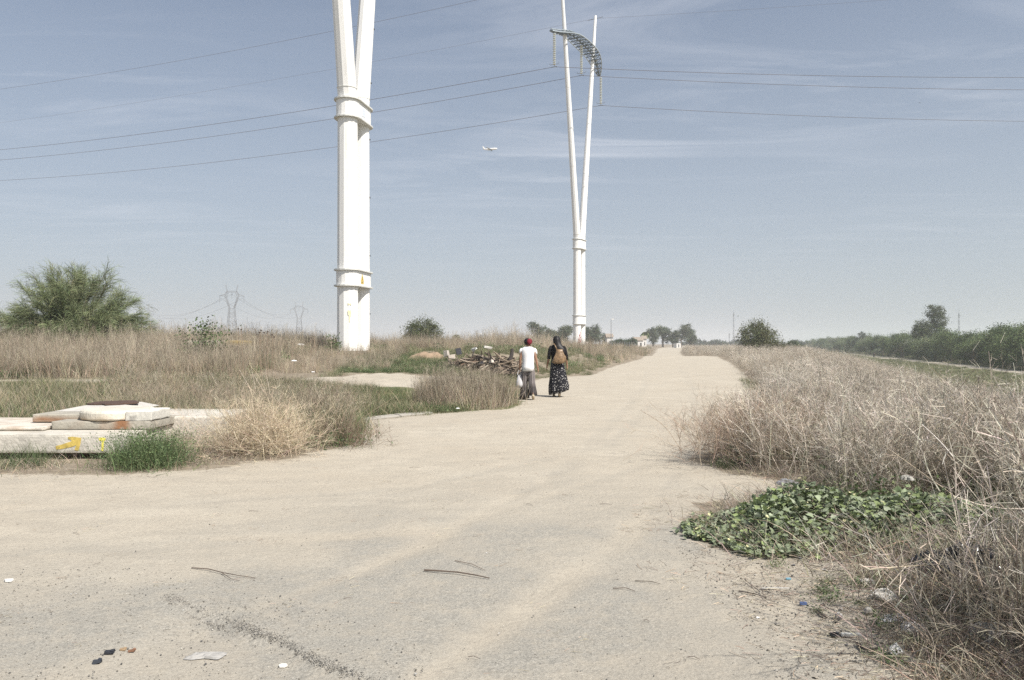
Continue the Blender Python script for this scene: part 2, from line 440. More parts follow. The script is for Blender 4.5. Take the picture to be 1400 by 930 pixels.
# ground material
gm = bpy.data.materials.new('dirt_ground'); gm.use_nodes = True
t = gm.node_tree; P = t.nodes['Principled BSDF']; P.inputs['Roughness'].default_value = .95; P.inputs['Specular IOR Level'].default_value = .12
at = N(t, 'ShaderNodeAttribute'); at.attribute_name = 'Col'
sp = N(t, 'ShaderNodeSeparateColor'); t.links.new(at.outputs['Color'], sp.inputs[0])
geo = N(t, 'ShaderNodeNewGeometry')
def noise(scale, det=5, rough=.6, vec=None, stretch=None):
    n = N(t, 'ShaderNodeTexNoise'); n.inputs['Scale'].default_value = scale; n.inputs['Detail'].default_value = det; n.inputs['Roughness'].default_value = rough
    if stretch:
        mpp = N(t, 'ShaderNodeMapping'); mpp.inputs['Scale'].default_value = stretch[0]; mpp.inputs['Rotation'].default_value = (0, 0, stretch[1])
        t.links.new(geo.outputs['Position'], mpp.inputs[0]); t.links.new(mpp.outputs[0], n.inputs['Vector'])
    else: t.links.new(geo.outputs['Position'], n.inputs['Vector'])
    return n.outputs[0]
def rngm(s, a, b, c=0., d=1.):
    m_ = N(t, 'ShaderNodeMapRange'); m_.inputs[1].default_value = a; m_.inputs[2].default_value = b; m_.inputs[3].default_value = c; m_.inputs[4].default_value = d
    t.links.new(s, m_.inputs[0]); return m_.outputs[0]
def mixc(f, a, b, bt='MIX'):
    m_ = N(t, 'ShaderNodeMix', data_type='RGBA', blend_type=bt)
    if isinstance(f, float): m_.inputs[0].default_value = f
    else: t.links.new(f, m_.inputs[0])
    for s_, k in ((a, 6), (b, 7)):
        if isinstance(s_, tuple): m_.inputs[k].default_value = (*s_, 1)
        else: t.links.new(s_, m_.inputs[k])
    return m_.outputs[2]
def mth(op, a, b):
    m_ = N(t, 'ShaderNodeMath', operation=op)
    for s_, k in ((a, 0), (b, 1)):
        if isinstance(s_, (int, float)): m_.inputs[k].default_value = s_
        else: t.links.new(s_, m_.inputs[k])
    return m_.outputs[0]
sand = mixc(rngm(noise(.5, 6), .35, .65), (.465, .412, .328), (.53, .48, .39))
sand = mixc(rngm(noise(2.2, 8, .7, stretch=((.6, 1.2, 1), R(-12))), .42, .68), sand, (.42, .38, .31))
sand = mixc(rngm(noise(38, 7, .85), .36, .50, .75, 0.), sand, (.27, .235, .19))
sand = mixc(rngm(noise(120, 3, .8), .42, .56, .25, 0.), sand, (.26, .235, .195))
sand = mixc(rngm(noise(16, 8, .8), .50, .68, 0., .5), sand, (.33, .29, .235))
pale = rngm(noise(9, 6, .75), .62, .72, 0., .5)
sand = mixc(pale, sand, (.50, .455, .375))
asc = mixc(rngm(noise(70, 6, .9), .40, .60), (.21, .20, .175), (.43, .405, .35))
afac = mth('MULTIPLY', sp.outputs['Green'], rngm(noise(5.5, 10, .8), .30, .55, .25, 1.))
base = mixc(afac, sand, asc)
litc = mixc(rngm(noise(5, 7, .7), .35, .65), (.20, .165, .125), (.31, .265, .20))
grc = mixc(rngm(noise(1.7, 6, .7), .4, .6), (.085, .105, .045), (.17, .16, .085))
veg = mixc(sp.outputs['Blue'], litc, grc)
dm = mth('ADD', sp.outputs['Red'], rngm(noise(14, 5, .7), .3, .7, -.35, .35))
allc = mixc(rngm(dm, .35, .65), veg, base)
# grains
vor = N(t, 'ShaderNodeTexVoronoi'); vor.inputs['Scale'].default_value = 55; t.links.new(geo.outputs['Position'], vor.inputs['Vector'])
gr = mth('MULTIPLY', rngm(vor.outputs['Distance'], .12, .2, 1., 0.), rngm(noise(2.5, 3), .5, .62, 0., .55))
vcol = N(t, 'ShaderNodeMapRange'); t.links.new(vor.outputs['Color'], vcol.inputs[0]); vcol.inputs[3].default_value = .10; vcol.inputs[4].default_value = .62
gcol = N(t, 'ShaderNodeCombineColor'); [t.links.new(vcol.outputs[0], gcol.inputs[i]) for i in range(3)]
allc = mixc(gr, allc, gcol.outputs[0])
t.links.new(allc, P.inputs['Base Color'])
bh = mth('ADD', mth('MULTIPLY', noise(25, 8, .75), .6), mth('MULTIPLY', noise(4, 6, .6), .8))
bh = mth('ADD', bh, mth('MULTIPLY', gr, .35))
bp = N(t, 'ShaderNodeBump'); bp.inputs['Strength'].default_value = .6; bp.inputs['Distance'].default_value = .04
t.links.new(bh, bp.inputs['Height']); t.links.new(bp.outputs[0], P.inputs['Normal'])

def sheet(name, fm):
    q = quads[fm]; u, inv = np.unique(q, return_inverse=True)
    mb = MB(); mb.arr(vv[u], inv.reshape(q.shape), cc[u])
    return mb.build(name, gm, None, True, kind='structure')
sheet('ground', ~fr & ~fp & ~fv)
sheet('dirt_road', fr)
sheet('dirt_track', fp)
sheet('riverside_path', fv)

# ------------------------------------------------------------------ plants scattered over the ground (stuff)
def hidden_coll(name, meshes, mat_):
    c = bpy.data.collections.new(name)
    for i, me in enumerate(meshes):
        me.materials.append(mat_)
        o = bpy.data.objects.new('%s_source_%02d' % (name, i), me)
        c.objects.link(o)
    return c
def scatter(name, coll, nvar, pts, scl, **kw):
    n = len(pts)
    me = bpy.data.meshes.new(name + '_points')
    me.vertices.add(n); me.vertices.foreach_set('co', np.asarray(pts, np.float32).ravel())
    rot = np.zeros((n, 3), np.float32); rot[:, 2] = rng.uniform(0, 6.283, n); rot[:, :2] = rng.normal(0, .10, (n, 2))
    a = me.attributes.new('rot', 'FLOAT_VECTOR', 'POINT'); a.data.foreach_set('vector', rot.ravel())
    a = me.attributes.new('scl', 'FLOAT_VECTOR', 'POINT'); a.data.foreach_set('vector', np.asarray(scl, np.float32).ravel())
    a = me.attributes.new('idx', 'INT', 'POINT'); a.data.foreach_set('value', rng.integers(0, nvar, n).astype(np.int32))
    o = link(name, me, None, **kw)
    g = bpy.data.node_groups.new(name + '_nodes', 'GeometryNodeTree')
    g.interface.new_socket('Geometry', in_out='INPUT', socket_type='NodeSocketGeometry')
    g.interface.new_socket('Geometry', in_out='OUTPUT', socket_type='NodeSocketGeometry')
    gi = N(g, 'NodeGroupInput'); go = N(g, 'NodeGroupOutput')
    ci = N(g, 'GeometryNodeCollectionInfo'); ci.inputs['Collection'].default_value = coll
    ci.inputs['Separate Children'].default_value = True; ci.inputs['Reset Children'].default_value = True
    ip = N(g, 'GeometryNodeInstanceOnPoints'); ip.inputs['Pick Instance'].default_value = True
    def na(nm, ty):
        x = N(g, 'GeometryNodeInputNamedAttribute', data_type=ty); x.inputs['Name'].default_value = nm; return x.outputs[0]
    e2r = g.nodes.new('FunctionNodeEulerToRotation')
    g.links.new(gi.outputs[0], ip.inputs['Points']); g.links.new(ci.outputs[0], ip.inputs['Instance'])
    g.links.new(na('idx', 'INT'), ip.inputs['Instance Index'])
    g.links.new(na('rot', 'FLOAT_VECTOR'), e2r.inputs[0]); g.links.new(e2r.outputs[0], ip.inputs['Rotation'])
    g.links.new(na('scl', 'FLOAT_VECTOR'), ip.inputs['Scale'])
    g.links.new(ip.outputs[0], go.inputs[0])
    m_ = o.modifiers.new('scatter', 'NODES'); m_.node_group = g
    return o

def stalk_plant(mb, n_main=14, length=(.75, 1.25), tilt=.45, twigs=7, sub=3, w=.0055, base=(.36, .30, .23), org=(0, 0, 0), br=.10, bend=.25, spread=.55):
    """dry branching weed: main stems, twigs, sub-twigs"""
    K = 6; t_ = np.linspace(0, 1, K)[None, :, None]
    b0 = np.c_[rng.normal(0, br, (n_main, 2)), np.zeros(n_main)] + np.array(org)
    az = rng.uniform(0, 6.283, n_main); tl = np.clip(np.abs(rng.normal(0, tilt, n_main)), 0, 1.2)
    d = np.c_[np.sin(tl) * np.cos(az), np.sin(tl) * np.sin(az), np.cos(tl)]
    Ln = rng.uniform(*length, n_main)
    bn = rng.normal(0, bend * .4, (n_main, 3)) + np.c_[d[:, :2] * bend, -np.ones(n_main) * bend * .35]
    Pm = b0[:, None] + d[:, None] * t_ * Ln[:, None, None] + bn[:, None] * (t_ ** 2) * Ln[:, None, None] + rng.normal(0, .006, (n_main, K, 3))
    Wm = w * rng.uniform(.7, 1.4, (n_main, 1)) * np.linspace(1.1, .45, K)[None]
    ribbons(mb, Pm, Wm, colvar(base, n_main, .2, .04))
    if twigs:
        n2 = n_main * twigs
        mi = np.repeat(np.arange(n_main), twigs); tt = rng.uniform(.25, .97, n2)
        q = tt * (K - 1); k0 = np.minimum(q.astype(int), K - 2); fr_ = (q - k0)[:, None]
        s0 = Pm[mi, k0] * (1 - fr_) + Pm[mi, k0 + 1] * fr_
        dm_ = norm(Pm[mi, k0 + 1] - Pm[mi, k0])
        d2 = norm(dm_ + rng.normal(0, spread, (n2, 3)) + np.array((0, 0, .15)))
        L2 = rng.uniform(.12, .42, n2) * (1.15 - tt * .6)
        K2 = 4; t2 = np.linspace(0, 1, K2)[None, :, None]
        P2_ = s0[:, None] + d2[:, None] * t2 * L2[:, None, None] + rng.normal(0, .22, (n2, 1, 3)) * t2 ** 2 * L2[:, None, None]
        ribbons(mb, P2_, w * .55 * rng.uniform(.7, 1.3, (n2, 1)) * np.linspace(1, .5, K2)[None], colvar(base, n2, .22, .04))
        if sub:
            n3 = n2 * sub; m3 = np.repeat(np.arange(n2), sub); k3 = rng.integers(1, K2, n3)
            s3 = P2_[m3, k3]; d3 = norm(d2[m3] + rng.normal(0, .7, (n3, 3)))
            L3 = rng.uniform(.03, .13, n3)
            P3_ = np.stack([s3, s3 + d3 * L3[:, None]], 1)
            ribbons(mb, P3_, np.tile(np.array([[w * .42, w * .25]]), (n3, 1)), colvar(base, n3, .25, .04))
def grass_tuft(mb, n=60, h=(.2, .45), r=.10, lean=.35, w=.006, base=(.12, .17, .06), org=(0, 0, 0), droop=.35, tipseed=0):
    K = 4; t_ = np.linspace(0, 1, K)[None, :, None]
    b0 = np.c_[rng.normal(0, r, (n, 2)), np.zeros(n)] + np.array(org)
    az = rng.uniform(0, 6.283, n); tl = np.abs(rng.normal(0, lean, n)); hh = rng.uniform(*h, n)
    d = np.c_[np.sin(tl) * np.cos(az), np.sin(tl) * np.sin(az), np.cos(tl)]
    bn = np.c_[np.cos(az) * droop, np.sin(az) * droop, -np.ones(n) * droop * .5] * rng.uniform(.2, 1, (n, 1))
    Pp = b0[:, None] + d[:, None] * t_ * hh[:, None, None] + bn[:, None] * t_ ** 2 * hh[:, None, None]
    ribbons(mb, Pp, w * rng.uniform(.7, 1.3, (n, 1)) * np.array([[1, .9, .6, .15]]), colvar(base, n, .18, .07))
    if tipseed:
        m_ = Pp[:, -1]; q = np.repeat(m_, tipseed, 0) + rng.normal(0, .022, (n * tipseed, 3))
        leaves(mb, q, .022, colvar(np.array(base) * 1.15, n * tipseed, .2))

TAN = (.41, .355, .28); GREYTAN = (.385, .345, .28); BROWN = (.29, .23, .175)
v_stalk = []
for i in range(7):
    mb = MB(); stalk_plant(mb, 8, (.75, 1.25), .40, 9, 4, .0072, [(.56, .51, .43), GREYTAN, (.46, .40, .32)][i % 3], spread=.65); stalk_plant(mb, 9, (.4, .9), .55, 7, 3, .0046, [GREYTAN, TAN, (.25, .205, .155)][i % 3], spread=.7, bend=.4); v_stalk.append(mb.mesh('stalk'))
v_dgrass = []
for i in range(6):
    mb = MB(); stalk_plant(mb, 16, (.6, 1.05), .20, 3, 2, .006, [(.38, .33, .25), (.25, .21, .155), (.32, .275, .205)][i % 3], bend=.12, spread=.35, br=.16)
    grass_tuft(mb, 50, (.35, .8), .18, .22, .007, [(.38, .32, .23), (.29, .24, .17), (.42, .36, .27)][i % 3], droop=.25)
    v_dgrass.append(mb.mesh('dry_grass'))
v_ggrass = []
for i in range(6):
    mb = MB(); grass_tuft(mb, 110, (.08, .30), .16, .4, .006, [(.125, .155, .065), (.15, .17, .085), (.105, .14, .06)][i % 3])
    grass_tuft(mb, 34, (.15, .40), .15, .35, .005, (.36, .31, .21))
    v_ggrass.append(mb.mesh('green_grass'))
v_weed = []
for i in range(5):
    mb = MB()
    grass_tuft(mb, 40, (.10, .35), .12, .45, .004, (.10, .14, .05))
    n = 160; q = rng.normal(0, 1, (n, 3)) * np.array((.14, .14, .07)) + np.array((0, 0, .12)); q[:, 2] = np.abs(q[:, 2]) + .01
    leaves(mb, q, rng.uniform(.02, .06, n), colvar([(.13, .18, .08), (.17, .21, .11), (.10, .14, .065)][i % 3], n, .2), up=.9, asp=.7)
    v_weed.append(mb.mesh('weed'))
v_low = []       # litter of dry stems lying about
for i in range(4):
    mb = MB(); grass_tuft(mb, 55, (.08, .26), .16, 1.3, .004, [(.38, .33, .25), (.30, .265, .21)][i % 2], droop=.6)
    v_low.append(mb.mesh('low'))
v_st2 = []
for i in range(5):
    mb = MB(); stalk_plant(mb, 9, (.6, 1.15), .34, 7, 3, .0065, [(.36, .31, .235), (.28, .22, .165), (.40, .36, .27)][i % 3], spread=.6); v_st2.append(mb.mesh('stalk_b'))
c_st2 = hidden_coll('stalkb', v_st2, M['dry'])
c_stalk = hidden_coll('stalk', v_stalk, M['dry']); c_dg = hidden_coll('drygrass', v_dgrass, M['dry'])
c_gg = hidden_coll('greengrass', v_ggrass, M['green']); c_wd = hidden_coll('weed', v_weed, M['green']); c_low = hidden_coll('lowdry', v_low, M['dry'])

CUC = np.array([(1.68, 7.0), (1.52, 6.6), (1.50, 6.0), (1.75, 5.55), (2.4, 5.4), (3.2, 5.2), (4.0, 5.4), (4.0, 6.4), (3.2, 6.7), (2.3, 6.9)])
BALL = (3.35, 10.1)
SLAB = np.array([(-9, 10.2), (-3.9, 10.2), (-3.9, 12.9), (-9, 12.9)])
def cand(n, x0, x1, y0, y1, p=1.0):
    """candidates, denser near the camera (pdf ~ 1/y^p)"""
    u = rng.uniform(0, 1, n)
    if p == 1: y = y0 * (y1 / y0) ** u
    else: y = (y0 ** (1 - p) + u * (y1 ** (1 - p) - y0 ** (1 - p))) ** (1 / (1 - p))
    lo = x0(y) if callable(x0) else x0; hi = x1(y) if callable(x1) else x1
    x = lo + rng.uniform(0, 1, n) * (hi - lo)
    return x, y
def fin(x, y, k, s, dz=-.01, zs=None):
    x = x[k]; y = y[k]; s = s[k] if not np.isscalar(s) else np.full(k.sum(), s)
    z = H(x, y) + dz
    zz = s if zs is None else s * (zs[k] if not np.isscalar(zs) else zs)
    return np.c_[x, y, z], np.c_[s, s, zz]
def lowf(x, y): return 1 - .5 * np.exp(-((x + 4.2) / 2.6) ** 2) * ss(15, 18.5, y)
def frame(x, y, m=1.25): return np.abs(x) < .66 * y * m + 1.2

# right brush
x, y = cand(15000, lambda y: np.interp(y, [2, 3.6, 5, 6.5, 8.2, 9, 15, 22, 28, 84, 90, 140, 320], [1.8, 1.9, 2.3, 3.0, 3.0, 2.6, 4.3, 7.1, 8.5, 21.0, 19.5, 27.5, 66]), lambda y: XC(y) + 13, 2.6, 260, 1.25)
sdv = poly_sd(x, y, ROAD); cu = poly_sd(x, y, CUC); sa = poly_sd(x, y, SANDR)
k = (sdv > .25) & (cu > -.05) & (sa > .25) & frame(x, y) & (x - XC(y) < np.where(y > 60, 9, 1.2) + 2.5 * rng.uniform(0, 1, len(x)))
k &= ~((y < 5.4) & (x < 2.1 + .25 * (y - 3.5)))
k &= ~((np.hypot(x - 3.1, y - 8.4) < .55))
k &= ~((x > 2.35) & (x < 3.3) & (y > 4.0) & (y < 5.35) & (rng.uniform(0, 1, len(x)) < .6))
k &= ~((cu > -.25) & (cu < .9) & (x < 4.4) & (y < 7.0) & (rng.uniform(0, 1, len(x)) < .82))
k &= ~((x > 2.5) & (x < 4.0) & (y > 4.6) & (y < 5.5) & (rng.uniform(0, 1, len(x)) < .35))
k &= rng.uniform(0, 1, len(x)) < np.clip(.78 + .45 * vnoise(x * .8, y * .6, 25) + ss(12, 25, y) * .4, .15, 1)
s = rng.uniform(.60, .98, len(x)) * (1 + ss(20, 120, y) * .25) * (1 - .25 * ss(.5, 0, sdv - .2)) * (1 + .22 * vnoise(x * .5, y * .35, 24)) * (1 - .34 * ss(-3.5, 1.5, x - XC(y)) * ss(70, 45, y) * ss(8, 12, y))
s *= 1 - .22 * ss(6, 3, y)
p1, s1 = fin(x, y, k, s)
xt, yt = cand(200, 2.1, 6.0, 3.3, 8.5, 1.0); kt = (poly_sd(xt, yt, CUC) > .1) & (xt > .54 * yt) & ~((yt > 4.0) & (yt < 5.5) & (xt < 3.1)) & ((rng.uniform(0, 1, len(xt)) < .55) | (yt < 4.2)) & frame(xt, yt)
rt_ = fin(xt, yt, kt, rng.uniform(.95, 1.22, len(xt)))
p1 = np.vstack([p1, rt_[0]]); s1 = np.vstack([s1, rt_[1]])
scatter('dry_brush', c_stalk, 7, p1, s1, kind='stuff', label='grey tan dry branching brush filling the verge right of the road')
# undergrowth below the right brush and at its foot
x, y = cand(7000, lambda y: np.interp(y, [2, 3.6, 5, 6.5, 8.2, 9, 15, 22, 28, 84], [1.4, 1.6, 1.8, 1.6, 2.2, 2.6, 4.3, 7.1, 8.5, 21.7]), lambda y: XC(y) + 3, 2.6, 60, 1.5)
sdv = poly_sd(x, y, ROAD)
k = (sdv > .12) & frame(x, y) & (poly_sd(x, y, SANDR) > -.1)
p2, s2 = fin(x, y, k, rng.uniform(.5, 1.2, len(x)))
xa, ya = cand(4800, -11, .2, 9.3, 19, 1.0); sa_ = poly_sd(xa, ya, ROAD); ka = (sa_ > -.05) & (sa_ < .75) & (poly_sd(xa, ya, np.array([(-9.7, 10.4), (-5.05, 10.4), (-5.05, 12.5), (-9.7, 12.5)])) > .02)
ra = fin(xa, ya, ka, rng.uniform(.3, .8, len(xa)) * (.4 + .6 * ss(0, .5, sa_)))
p2 = np.vstack([p2, ra[0]]); s2 = np.vstack([s2, ra[1]])
scatter('dry_litter', c_low, 4, p2, s2, kind='stuff', label='fallen dry stems and twigs on the soil beside the road')

# left zones
def leftx(y): return np.interp(y, [9.3, 9.85, 10.8, 12.1, 12.9, 15, 15.9, 17.4, 18, 19, 22.6, 28, 37, 48, 60, 93, 139, 239, 480], [-4.6, -3.6, -2.9, -2.45, -2.4, -3, -2.95, -1.6, -1, -.1, .25, .4, 2.6, 5.6, 8.2, 15.6, 24.4, 43, 97])
def lo(y): return -.66 * y * 1.2 - 3
pts_d, scl_d, pts_g, scl_g, pts_w, scl_w, pts_s, scl_s = [], [], [], [], [], [], [], []
def put(pl, sl, r): pl.append(r[0]); sl.append(r[1])
# near left, Y 9.5-23
x, y = cand(5200, lo, leftx, 9.6, 23.5, 1.0)
sdv = poly_sd(x, y, ROAD); sl_ = poly_sd(x, y, SLAB); p2d = poly_sd(x, y, PATH2)
ok = (sdv > .12) & (sl_ > .05) & (p2d > .1)
u = rng.uniform(0, 1, len(x))
near_dry = np.exp(-((x + .7) / 1.25) ** 2 - ((y - 20.0) / 1.5) ** 2)           # the tan clump left of the women
gzone = np.clip(.75 - .55 * vnoise(x * .3, y * .3, 21), 0, 1)
put(pts_g, scl_g, fin(x, y, ok & (u < gzone) & (near_dry < .3) & (y > 13.4) & ~((x > -.35) & (y > 18.5)) & (y < 22.3), rng.uniform(.8, 1.5, len(x)) * lowf(x, y)))
put(pts_w, scl_w, fin(x, y, ok & (u > .35) & (u < .50) & (near_dry < .3) & (y > 12.8), rng.uniform(.4, .9, len(x))))
dz_ = ss(.0, .5, vnoise(x * .35, y * .5, 22) + .25 + near_dry)
put(pts_d, scl_d, fin(x, y, ok & (rng.uniform(0, 1, len(x)) < dz_ * .6) & (y > 12.8) & (x < 0.1) & ((x > -.47 * y) | (rng.uniform(0, 1, len(x)) < .12)) & (x < -.20 * y + 9 * (near_dry > .3)), lowf(x, y) * rng.uniform(.3, .58, len(x)) * (1 + .35 * near_dry)))
x, y = cand(420, -2.6, .2, 17.6, 22.4, 1.0)
nd = np.exp(-((x + .9) / 1.3) ** 2 - ((y - 19.9) / 1.8) ** 2); sdv = poly_sd(x, y, ROAD)
put(pts_d, scl_d, fin(x, y, (sdv > .2) & (nd > .35) & ~((x > -.12) & (y > 18.8)), rng.uniform(.6, 1.0, len(x))))
# tall dry stalks px 200-460, y 480-600  -> Y 12-22, X -10..-3
x, y = cand(330, lambda y: -.46 * y - .5, lambda y: -.2 * y, 12.9, 23, 1.0)
k = (poly_sd(x, y, SLAB) > .1) & (poly_sd(x, y, PATH2) > .2)
put(pts_s, scl_s, fin(x, y, k, rng.uniform(.4, .95, len(x)) * lowf(x, y)))
x, y = cand(2900, lambda y: -.47 * y - .5, lambda y: -.17 * y, 12.9, 22.6, 1.0)
k = (poly_sd(x, y, SLAB) > .1) & (poly_sd(x, y, ROAD) > .4)
put(pts_g, scl_g, fin(x, y, k & (rng.uniform(0, 1, len(x)) < .85), rng.uniform(1.0, 1.9, len(x)) * lowf(x, y)))
put(pts_w, scl_w, fin(x, y, k & (rng.uniform(0, 1, len(x)) < .2), rng.uniform(.4, 1.0, len(x)) * lowf(x, y) * ss(24, 20.5, y)))
put(pts_d, scl_d, fin(x, y, k & (rng.uniform(0, 1, len(x)) < .05), rng.uniform(.4, .85, len(x)) * lowf(x, y)))
# green strip around the far left, px 0-200
x, y = cand(1500, lo, lambda y: -.36 * y, 12.9, 21.3, 1.0)
put(pts_g, scl_g, fin(x, y, np.ones(len(x), bool), rng.uniform(.8, 1.6, len(x))))
# beyond the track: bank with dry grass
x, y = cand(15000, lo, leftx, 28.0, 330, 1.35)
sdv = poly_sd(x, y, ROAD); p2d = poly_sd(x, y, PATH2)
ok = (sdv > .5) & (p2d > .3)
front = (y < 41) & (x > -10)
k0_ = ok & ~front & (rng.uniform(0, 1, len(x)) < .24) & (vnoise(x * .25, y * .2, 27) > -.2)
put(pts_w, scl_w, fin(x, y, k0_, rng.uniform(.9, 1.7, len(x))))                                     # opening in front of the tower and the debris
roadside = (sdv < 4.5) & (y < 60)
hgt = rng.uniform(.50, 1.28, len(x)) * (1 + .25 * vnoise(x * .12, y * .08, 23)) * (1 - .30 * ss(70, 200, y))
hgt = hgt * (1 + .22 * ss(-9, -16, x) * ss(60, 45, y))
hgt = hgt * (1 + .75 * np.exp(-((x + .3) / 3.2) ** 2 - ((y - 55) / 6) ** 2))
k = ok & ~(front) & ~(roadside & (rng.uniform(0, 1, len(x)) < .93)) & (np.hypot(x + 7.8, y - 41) > 1.9)
put(pts_d, scl_d, fin(x, y, k, hgt))
k2 = ok & front & (x < -5.0) & (y > 32) & (y < 39.2) & (rng.uniform(0, 1, len(x)) < .85)
put(pts_d, scl_d, fin(x, y, k2, rng.uniform(.4, .75, len(x))))
k3 = ok & front & (x > -7) & (rng.uniform(0, 1, len(x)) < .8)
put(pts_g, scl_g, fin(x, y, k3, rng.uniform(.6, 1.1, len(x))))
k4 = ok & roadside
put(pts_g, scl_g, fin(x, y, k4, rng.uniform(.5, 1.0, len(x))))
# green leafy patch in front of the tower
x, y = cand(500, -7, -2.4, 31.4, 37.5, 1.0)
put(pts_w, scl_w, fin(x, y, np.ones(len(x), bool), rng.uniform(.45, .85, len(x))))
# green short grass right of the women (px 740-830)
x, y = cand(500, .6, 5.8, 24, 42, 1.0)
k = (poly_sd(x, y, ROAD) > .1)
put(pts_g, scl_g, fin(x, y, k, rng.uniform(.35, .7, len(x))))
# green weeds below the dry round patch on the right road side, px 1005-1030
x, y = cand(120, 7.6, 9.6, 26, 36, 1.0)
k = (poly_sd(x, y, ROAD) > -.2) & (poly_sd(x, y, ROAD) < 1.1)
put(pts_g, scl_g, fin(x, y, k, rng.uniform(.5, .8, len(x))))
# right slope and river meadow
x, y = cand(6000, lambda y: XC(y) + 9, lambda y: np.minimum(XC(y) + 75, .66 * y * 1.15 + 4), 24, 420, 1.3)
k = (poly_sd(x, y, RIV) > .6)
put(pts_g, scl_g, fin(x, y, k, rng.uniform(.7, 1.3, len(x)) * (1 + ss(60, 200, y))))
# scattered green weeds in the right foreground soil and at the edges
x, y = cand(260, 1.45, 3.2, 3.0, 6.0, 1.0)
k = (x > 1.75 + .1 * rng.normal(size=len(x))) & (rng.uniform(0, 1, len(x)) < .5)
put(pts_w, scl_w, fin(x, y, k, rng.uniform(.15, .38, len(x))))
x, y = cand(500, 2.6, 9, 5.9, 22, 1.0)
k = (poly_sd(x, y, ROAD) > .5)
put(pts_w, scl_w, fin(x, y, k, rng.uniform(.5, 1.2, len(x))))
scatter('dry_grass', c_dg, 6, np.vstack(pts_d), np.vstack(scl_d), kind='stuff', label='tall dry brown grass on the bank left of the road')
scatter('dry_weeds', c_st2, 5, np.vstack(pts_s), np.vstack(scl_s), kind='stuff', label='thin dry weeds standing among green grass behind the concrete slabs')
scatter('green_grass', c_gg, 6, np.vstack(pts_g), np.vstack(scl_g), kind='stuff', label='short green grass between the dry plants and on the river meadow')
scatter('green_weeds', c_wd, 5, np.vstack(pts_w), np.vstack(scl_w), kind='stuff', label='small leafy green weeds low on the ground')
